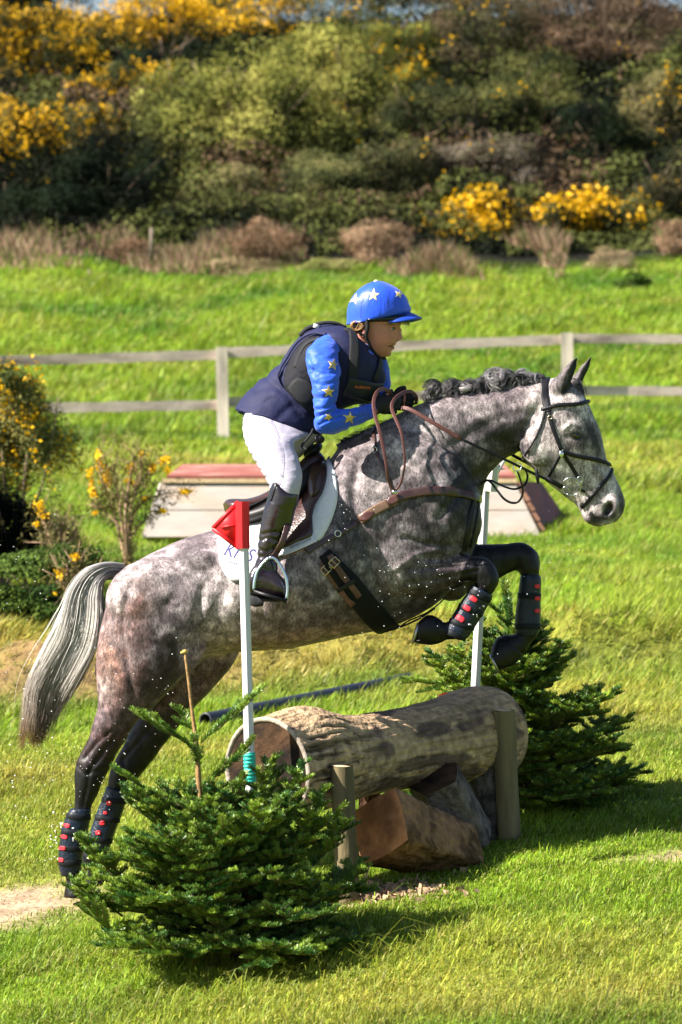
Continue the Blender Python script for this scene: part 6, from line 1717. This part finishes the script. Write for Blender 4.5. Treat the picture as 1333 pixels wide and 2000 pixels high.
hill = [
 # far top of the hill
 ('gorse_bush', 'tall yellow flowering gorse along the top left of the hillside', 'gorse', 300, 75, 230, 85, 62, GORSE, dict(flowers=800, fband=.5, n=15000)),
 ('gorse_bush', 'golden gorse bank at the left edge of the hilltop', 'gorse', 70, 120, 150, 110, 60, GORSE, dict(flowers=600, n=12000, fband=.4)),
 ('gorse_bush', 'dark gorse with few flowers at the top centre of the hill', 'gorse', 560, 45, 170, 80, 63, MIXG, dict(flowers=300, n=12000, fband=.4)),
 ('shrub', 'dark shrub at the very top of the hill above the olive bush', 'shrub', 720, 30, 90, 60, 66, MIXG, dict(flowers=25, n=6000)),
 ('gorse_bush', 'yellow flecked gorse above the olive bush, right of centre', 'gorse', 780, 120, 110, 70, 59, OLIVE[:3], dict(flowers=150, n=9000, fband=-.2)),
 ('thorn_bush', 'brown green thorn thicket at the top right of the hill', 'bush', 960, 60, 170, 100, 61, [(.03,.035,.018),(.08,.065,.035),(.12,.09,.05)], dict(n=14000, flowers=18)),
 ('thorn_bush', 'reddish brown thicket in the top right corner of the hill', 'bush', 1200, 60, 190, 110, 61, [(.05,.035,.022),(.11,.075,.05),(.17,.11,.07)], dict(n=15000, flowers=12)),
 ('shrub', 'dark scrub at the right edge of the hilltop', 'shrub', 1400, 130, 120, 150, 59, MIXG, dict(n=9000)),
 ('gorse_bush', 'gorse clump hanging in the dark hollow above the left bushes', 'gorse', 250, 175, 120, 45, 57, GORSE, dict(flowers=190, n=8000, fband=.3)),
 ('shrub', 'scrub below the hilltop gorse, hollow shade put into its black green leaves', 'shrub', 330, 130, 160, 60, 60, SHADE_LEAF, dict(n=9000)),
 # middle
 ('willow_bush', 'huge pale olive bush spreading across the middle of the hillside', 'bush', 450, 290, 225, 185, 53, OLIVE, dict(n=34000, size=.075, nl=14, stems=30)),
 ('willow_bush', 'olive green bush joining the huge one on its right', 'bush', 650, 220, 170, 150, 55, OLIVE, dict(n=22000, size=.07, nl=10, flowers=14, stems=20)),
 ('shrub', 'shaded scrub under the right side of the olive bushes', 'shrub', 640, 400, 170, 85, 50.5, [(.02,.028,.012),(.10,.11,.035),(.22,.20,.08)], dict(n=14000, stems=40)),
 ('shrub', 'tangled twiggy scrub under the huge olive bush', 'shrub', 440, 410, 130, 80, 50, [(.03,.03,.016),(.12,.12,.045),(.24,.22,.09)], dict(n=12000, stems=40)),
 ('gorse_bush', 'orange flowered dark gorse at the left edge above the shaded hollow', 'gorse', 60, 330, 130, 115, 51, GORSE, dict(flowers=340, fband=.7, n=14000)),
 ('gorse_bush', 'small gorse with flowers left of the huge olive bush', 'gorse', 190, 270, 75, 70, 52.5, [(.04,.045,.02),(.11,.10,.04),(.17,.15,.06)], dict(flowers=85, n=6000, fband=.2)),
 ('shrub', 'thicket below the left gorse, shade put into its black leaves', 'shrub', 220, 410, 120, 130, 49.5, SHADE_LEAF, dict(n=14000)),
 ('shrub', 'thicket filling the left edge above the grass, dark leaves painted as shade', 'shrub', 50, 450, 130, 100, 48, SHADE_LEAF, dict(n=13000)),  # leaf palette stands in for shade along the left edge
 ('shrub', 'scrub beside the small wooden stake, its shade put into the dark leaf colour', 'shrub', 330, 480, 80, 60, 48, SHADE_LEAF, dict(n=6000)),
 ('gorse_bush', 'dark rounded gorse right of the hill centre', 'gorse', 1040, 220, 120, 110, 54.5, MIXG, dict(n=16000, flowers=8)),
 ('shrub', 'green scrub between the olive bushes and the rounded gorse', 'shrub', 850, 260, 110, 100, 54, [(.03,.04,.016),(.09,.095,.033),(.17,.16,.06)], dict(n=12000, flowers=10)),
 ('shrub', 'scrub right of the rounded gorse with shade painted into its dark leaves', 'shrub', 1190, 300, 110, 110, 52.5, SHADE_LEAF, dict(n=12000)),
 ('gorse_bush', 'sparse pale gorse at the right edge, mid hill', 'gorse', 1290, 230, 90, 80, 54, [(.03,.035,.018),(.09,.085,.035),(.17,.15,.06)], dict(n=9000, flowers=40)),
 ('shrub', 'undergrowth at the right edge above the grass, shade painted into its dark leaves', 'shrub', 1330, 400, 110, 100, 49.5, SHADE_LEAF+[(.07,.06,.03)], dict(n=10000, flowers=8)),
 ('bramble', 'grey brown bramble heap above the bright yellow gorse', 'bramble', 970, 330, 140, 75, 51, BRAMB, dict(n=16000, flowers=10, stems=40)),
 ('bramble', 'mixed green bramble above the brown bracken', 'bramble', 780, 350, 110, 75, 50.5, [(.04,.045,.02),(.11,.11,.04),(.14,.11,.06)], dict(n=11000, flowers=14, stems=30)),
 ('gorse_bush', 'bright yellow gorse at the foot of the hill, left half', 'gorse', 910, 460, 105, 75, 48.0, GORSE, dict(n=12000, flowers=620, fsize=.058)),
 ('gorse_bush', 'bright yellow gorse at the foot of the hill, right half', 'gorse', 1120, 445, 110, 70, 48.2, GORSE, dict(n=12000, flowers=420, fband=.35, fsize=.058)),
 ('gorse_bush', 'thin gorse sprigs right of the bright yellow gorse', 'gorse', 1230, 455, 60, 70, 48.5, MIXG, dict(n=3500, flowers=30)),
 ('bracken', 'rust brown dead bracken at the foot of the hill, centre left', 'bracken', 520, 480, 75, 55, 45.6, BROWN, dict(n=7000, spiky=3)),
 ('bracken', 'pale brown dead bracken left of the bright yellow gorse', 'bracken', 745, 470, 90, 62, 45.6, BROWN, dict(n=9000, spiky=3)),
 ('bracken', 'dead bracken tuft beside the dark left thicket', 'bracken', 265, 505, 60, 38, 45.6, BROWN, dict(n=4500, spiky=3)),
 ('bracken', 'pinkish dead bracken at the right edge of the hill foot', 'bracken', 1320, 465, 60, 40, 45.6, BROWN, dict(n=4500, spiky=3)),
 ('dry_grass_tuft', 'straw coloured tussock right of the bright yellow gorse', 'tussock', 1195, 510, 60, 32, 45.0, [(.30,.22,.13),(.42,.32,.19)], dict(n=4500, spiky=5, stems=0)),
 ('dry_grass_tuft', 'straw coloured tussock below the rust brown bracken', 'tussock', 480, 525, 90, 28, 45.0, [(.26,.20,.11),(.38,.30,.16),(.2,.22,.06)], dict(n=5500, spiky=5, stems=0)),
 ('dry_grass_tuft', 'low straw tussock below the pale brown bracken', 'tussock', 640, 520, 70, 22, 45.0, [(.26,.20,.11),(.36,.30,.14),(.2,.22,.06)], dict(n=4000, spiky=5, stems=0)),
 ('shrub', 'small dark green shrub on the paddock edge at far right', 'shrub', 1240, 562, 40, 26, 43.5, [(.05,.09,.015),(.10,.16,.03)], dict(n=2500)),
]
for (nm, lab, cat, a, b, c, d, yy, cols, kw) in hill:
    kw = dict(kw); kw.setdefault('size', .047)
    if cat not in ('bracken', 'tussock'): c *= 1.12; d *= 1.15; kw['n'] = int(kw['n'] * 1.75); kw['size'] = min(kw['size'], .058)
    bush(nm, lab, cat, a, b, c, d, yy, cols, **kw)
# continuous scrub between the bushes
n = 230000
yy = 46.2 + 30 * RNG.random(n) ** 1.25; hw_ = 0.0926 * (D0 + yy) + 2.0; xx = (RNG.random(n) * 2 - 1) * hw_; xx = np.where(RNG.random(n) < .3, np.sign(xx) * (hw_ + 12 * RNG.random(n)), xx)
co_ = np.column_stack([xx, yy, np.zeros(n)])
hgt_ = np.clip((fnoise(co_, .5, 3) - .28) * 2.9, .05, 1.3) * np.clip((yy - 46) / 2.5, .1, 1) * .8
zz = gz(xx, yy) + hgt_ * (1 - RNG.random(n) ** 2.2)
p_ = np.column_stack([xx, yy, zz]); a = RNG.normal(size=(n, 3)) + np.array((0, 0, .3)); a /= np.linalg.norm(a, axis=1)[:, None]; s_ = np.cross(a, RNG.normal(size=(n, 3))); s_ /= np.linalg.norm(s_, axis=1)[:, None]
L = .085 * (.5 + RNG.random(n))[:, None] * (yy[:, None] / 50); V = np.stack([p_ - a * L * .5, p_ + s_ * L * .3, p_ + a * L * .5, p_ - s_ * L * .3], 1)
g1 = fnoise(co_ + 5, .35, 3)[:, None]; c = np.where(g1 > .61, np.array((.09, .06, .035)), np.where(g1 > .49, np.array((.07, .08, .022)), np.array((.006, .009, .004)))) * (.5 + RNG.random((n, 1)))  # darkest leaf tone paints in the deep shadow between bushes
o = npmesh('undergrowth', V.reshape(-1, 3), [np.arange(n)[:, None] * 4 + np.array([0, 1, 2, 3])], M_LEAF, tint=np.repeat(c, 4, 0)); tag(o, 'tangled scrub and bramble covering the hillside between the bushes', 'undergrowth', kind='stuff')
# trees on the crest
for k, (a, b, c, d, yy) in enumerate([(60, -20, 150, 70, 68), (420, -40, 190, 80, 70), (860, -30, 190, 80, 70), (1180, -40, 200, 90, 69)]):
    bush('hilltop_tree', ['dark evergreen crown at the hilltop above the left gorse', 'dark leafy crown on the crest above the centre', 'dark crown on the crest right of the centre', 'brown green crown on the crest at upper right'][k], 'tree', a, b, c, d, yy, [MIXG, SHADE_LEAF, MIXG, [(.05,.035,.022),(.10,.085,.04)]][k], n=9000, size=.10, seed=3)
# beyond the picture's edges, so the hillside goes on
for k, (a, b, yy) in enumerate([(-320, 120, 60), (-300, 380, 50), (1620, 120, 60), (1600, 380, 50)]):
    bush('shrub', ['dark scrub beyond the left edge near the hilltop', 'dark scrub beyond the left edge near the paddock', 'dark scrub beyond the right edge near the hilltop', 'dark scrub beyond the right edge near the paddock'][k], 'shrub', a, b, 190, 150, yy, MIXG, n=9000, size=.085)
# mid-ground gorse on the left bank
bush('gorse_bush', 'big gorse with orange yellow flowers at the left edge in front of the fence', 'gorse', 25, 850, 115, 120, 12.5, [(.03,.045,.015),(.09,.11,.03),(.20,.19,.06)], n=34000, size=.032, flowers=520, fsize=.021, spiky=2.5, shell=.2, clump=4, nl=12)
def open_gorse(label, base, stems_px, yy, fl_px, n=1500):
    root = thing('gorse_bush', label, 'gorse', P(base[0], base[1], yy))
    s = Soup(); twigs = []
    for q in stems_px:
        pts = [P(base[0] + RNG.normal() * 2, base[1] + 10, yy)] + [P(a, b, yy + RNG.normal() * .08) for a, b in q]
        s.add(tube(pts, np.linspace(.012, .004, len(pts)), 6, sub=3)); cc = catmull(np.array([tuple(p) for p in pts]), 5); twigs.append(cc)
        for k in range(9):
            i = RNG.integers(len(cc) // 3, len(cc)); e = cc[i] + RNG.normal(size=3) * np.array((.07, .07, .05)) + np.array((0, 0, .09)); s.add(tube([cc[i], e], [.004, .002], 4)); twigs.append(np.array([cc[i], e]))
    s.build('stems', mk('gorse_stems', (.30, .19, .12), rough=.85, var=.3), root)
    A = np.concatenate(twigs[0::1]); P_ = A[RNG.integers(0, len(A), n)] + RNG.normal(size=(n, 3)) * .035
    a = RNG.normal(size=(n, 3)) + np.array((0, 0, .6)); a /= np.linalg.norm(a, axis=1)[:, None]; t_ = np.cross(a, RNG.normal(size=(n, 3))); t_ /= np.linalg.norm(t_, axis=1)[:, None]
    L = .03 * (.5 + RNG.random(n))[:, None]; V = np.stack([P_ - a * L, P_ + t_ * .004, P_ + a * L, P_ - t_ * .004], 1)
    o = npmesh('foliage', V.reshape(-1, 3), [np.arange(n)[:, None] * 4 + np.array([0, 1, 2, 3])], M_LEAF, tint=np.repeat(np.array((.16, .14, .05)) * (.5 + RNG.random((n, 1))), 4, 0)); put(o, root)
    V = []; 
    for (a_, b_, c_, d_) in fl_px:
        m = int(38 * max(c_, d_) / 8)
        for k in range(m): V.append(tuple(P(a_ + RNG.normal() * c_ * .5, b_ + RNG.normal() * d_ * .5, yy + RNG.normal() * .04)))
    C = np.array(V); n = len(C); a = RNG.normal(size=(n, 3)); a /= np.linalg.norm(a, axis=1)[:, None]; t_ = np.cross(a, RNG.normal(size=(n, 3))); t_ /= np.linalg.norm(t_, axis=1)[:, None]
    L = .013 * (.7 + .6 * RNG.random(n))[:, None]; V = np.stack([C - a * L, C + t_ * L * .8, C + a * L, C - t_ * L * .8], 1)
    o = npmesh('flowers', V.reshape(-1, 3), [np.arange(n)[:, None] * 4 + np.array([0, 1, 2, 3])], M_FLOW); o['kind'] = 'stuff'; put(o, root)
open_gorse('leggy gorse with upright yellow spikes standing left of the painted box', (250, 1100),
    [[(225,1010),(200,940),(192,890)], [(235,1000),(225,930),(205,905)], [(245,1000),(255,930),(262,900)], [(255,990),(285,930),(320,895)], [(258,1010),(300,970),(372,958)], [(240,1040),(205,1000),(180,985)], [(255,1050),(290,1010),(320,1000)], [(245,1000),(272,940),(278,885)]], 10.8,
    [(192,888,7,8),(196,910,9,14),(205,925,10,12),(176,925,7,10),(178,950,6,12),(210,942,12,7),(183,965,6,8),(276,888,8,8),(255,912,10,12),(250,938,9,8),(298,915,7,10),(322,900,8,10),(328,918,6,8),(246,980,8,8),(265,945,5,4),(362,960,13,5),(318,997,6,4),(185,1003,6,4),(283,973,6,4)], n=2600)
open_gorse('small gorse sprig with one yellow cluster low on the left bank', (115, 1110), [[(100,1060),(78,1005)], [(118,1060),(125,1015)], [(130,1070),(150,1040)]], 10.0, [(76,990,12,12),(72,1024,6,5),(84,1008,8,5)], n=900)
open_gorse('tiny gorse sprig with yellow heads just behind the grey tail', (140, 1190), [[(130,1150),(118,1122)], [(150,1130),(148,1090)], [(160,1150),(190,1130)]], 8.6, [(118,1122,9,9),(148,1088,8,7),(128,1146,5,4),(108,1160,5,4)], n=900)
bush('shrub', 'shrub in the hollow at the left edge, shade put into its dark leaves', 'shrub', 10, 1030, 110, 80, 11.0, SHADE_LEAF, n=9000, size=.03, shell=.2)  # leaf palette darkened to act as the hollow's shade
bush('shrub', 'low dark green undergrowth beneath the leggy gorse', 'shrub', 90, 1110, 110, 55, 9.6, [(.01,.025,.008),(.03,.06,.012),(.07,.11,.02)], n=9000, size=.028, shell=.2)
bush('shrub', 'dark low bramble on the bank just behind the raised grey tail', 'shrub', 60, 1180, 130, 40, 8.7, [(.01,.025,.008),(.035,.07,.012),(.09,.13,.02)], n=9000, size=.026, shell=.2)
bush('gorse_bush', 'faded thin gorse behind the small sprig on the left bank', 'gorse', 120, 1040, 55, 35, 10.6, [(.06,.06,.03),(.15,.13,.06)], n=2500, size=.03, shell=.2, spiky=3)
# stakes of the old wire fence at the foot of the hill
for i, (a, t_, b, lab) in enumerate([(175, 512, 548, 'short grey stake in front of the dark left thicket'), (296, 430, 500, 'taller grey stake in the shade right of the short one')]):
    o = Soup().add(tube([P(a, b + 8, 44.2), P(a, t_ + 14, 44.2)], .03, 8)).build('wooden_stake', mk('old_stake', (.14, .11, .085), rough=.9, var=.3)); tag(o, lab, 'stake')
bush('gorse_bush', 'dense gorse just beyond the left edge of the picture', 'gorse', -130, 985, 125, 175, 10.6, GORSE, n=16000, size=.034, shell=.2, flowers=60, fsize=.021)
bush('gorse_bush', 'lower gorse beyond the left edge, nearest the horse', 'gorse', -110, 1140, 100, 90, 8.7, GORSE, n=9000, size=.03, shell=.2, flowers=30, fsize=.02)
# hanging drops thrown up by the take-off
V = Soup(); 
def drops(n, cx_, cy_, sx_, sy_, y_, r_=.0012):
    for _ in range(n):
        p = P(cx_ + RNG.normal() * sx_, cy_ + RNG.normal() * sy_, y_ + RNG.normal() * .08); r = r_ * (.5 + RNG.random())
        V.add(([tuple(p + Vector(v) * r) for v in ((1.6, 0, -.9), (-1.6, 0, .9), (0, 1, 0), (0, -1, 0), (.7, 0, .9), (-.7, 0, -.9))], [(0, 2, 4), (2, 1, 4), (1, 3, 4), (3, 0, 4), (2, 0, 5), (1, 2, 5), (3, 1, 5), (0, 3, 5)]))
drops(50, 300, 1400, 70, 90, -.38); drops(40, 190, 1520, 60, 60, -.36); drops(60, 840, 1160, 70, 50, -.36); drops(22, 690, 1000, 25, 30, -.40); drops(30, 1090, 1100, 40, 60, -.1); drops(60, 70, 1500, 50, 60, -.1, .0018); drops(50, 60, 1150, 60, 90, -.1, .0013); drops(45, 110, 1640, 14, 30, -.1, .002)
o = V.build('water_drops', mk('water_drop', (.95, .95, .98), rough=.1, spec=.8), None, smooth=False); tag(o, 'bright water drops splashing around the horse', 'water drops', kind='stuff')
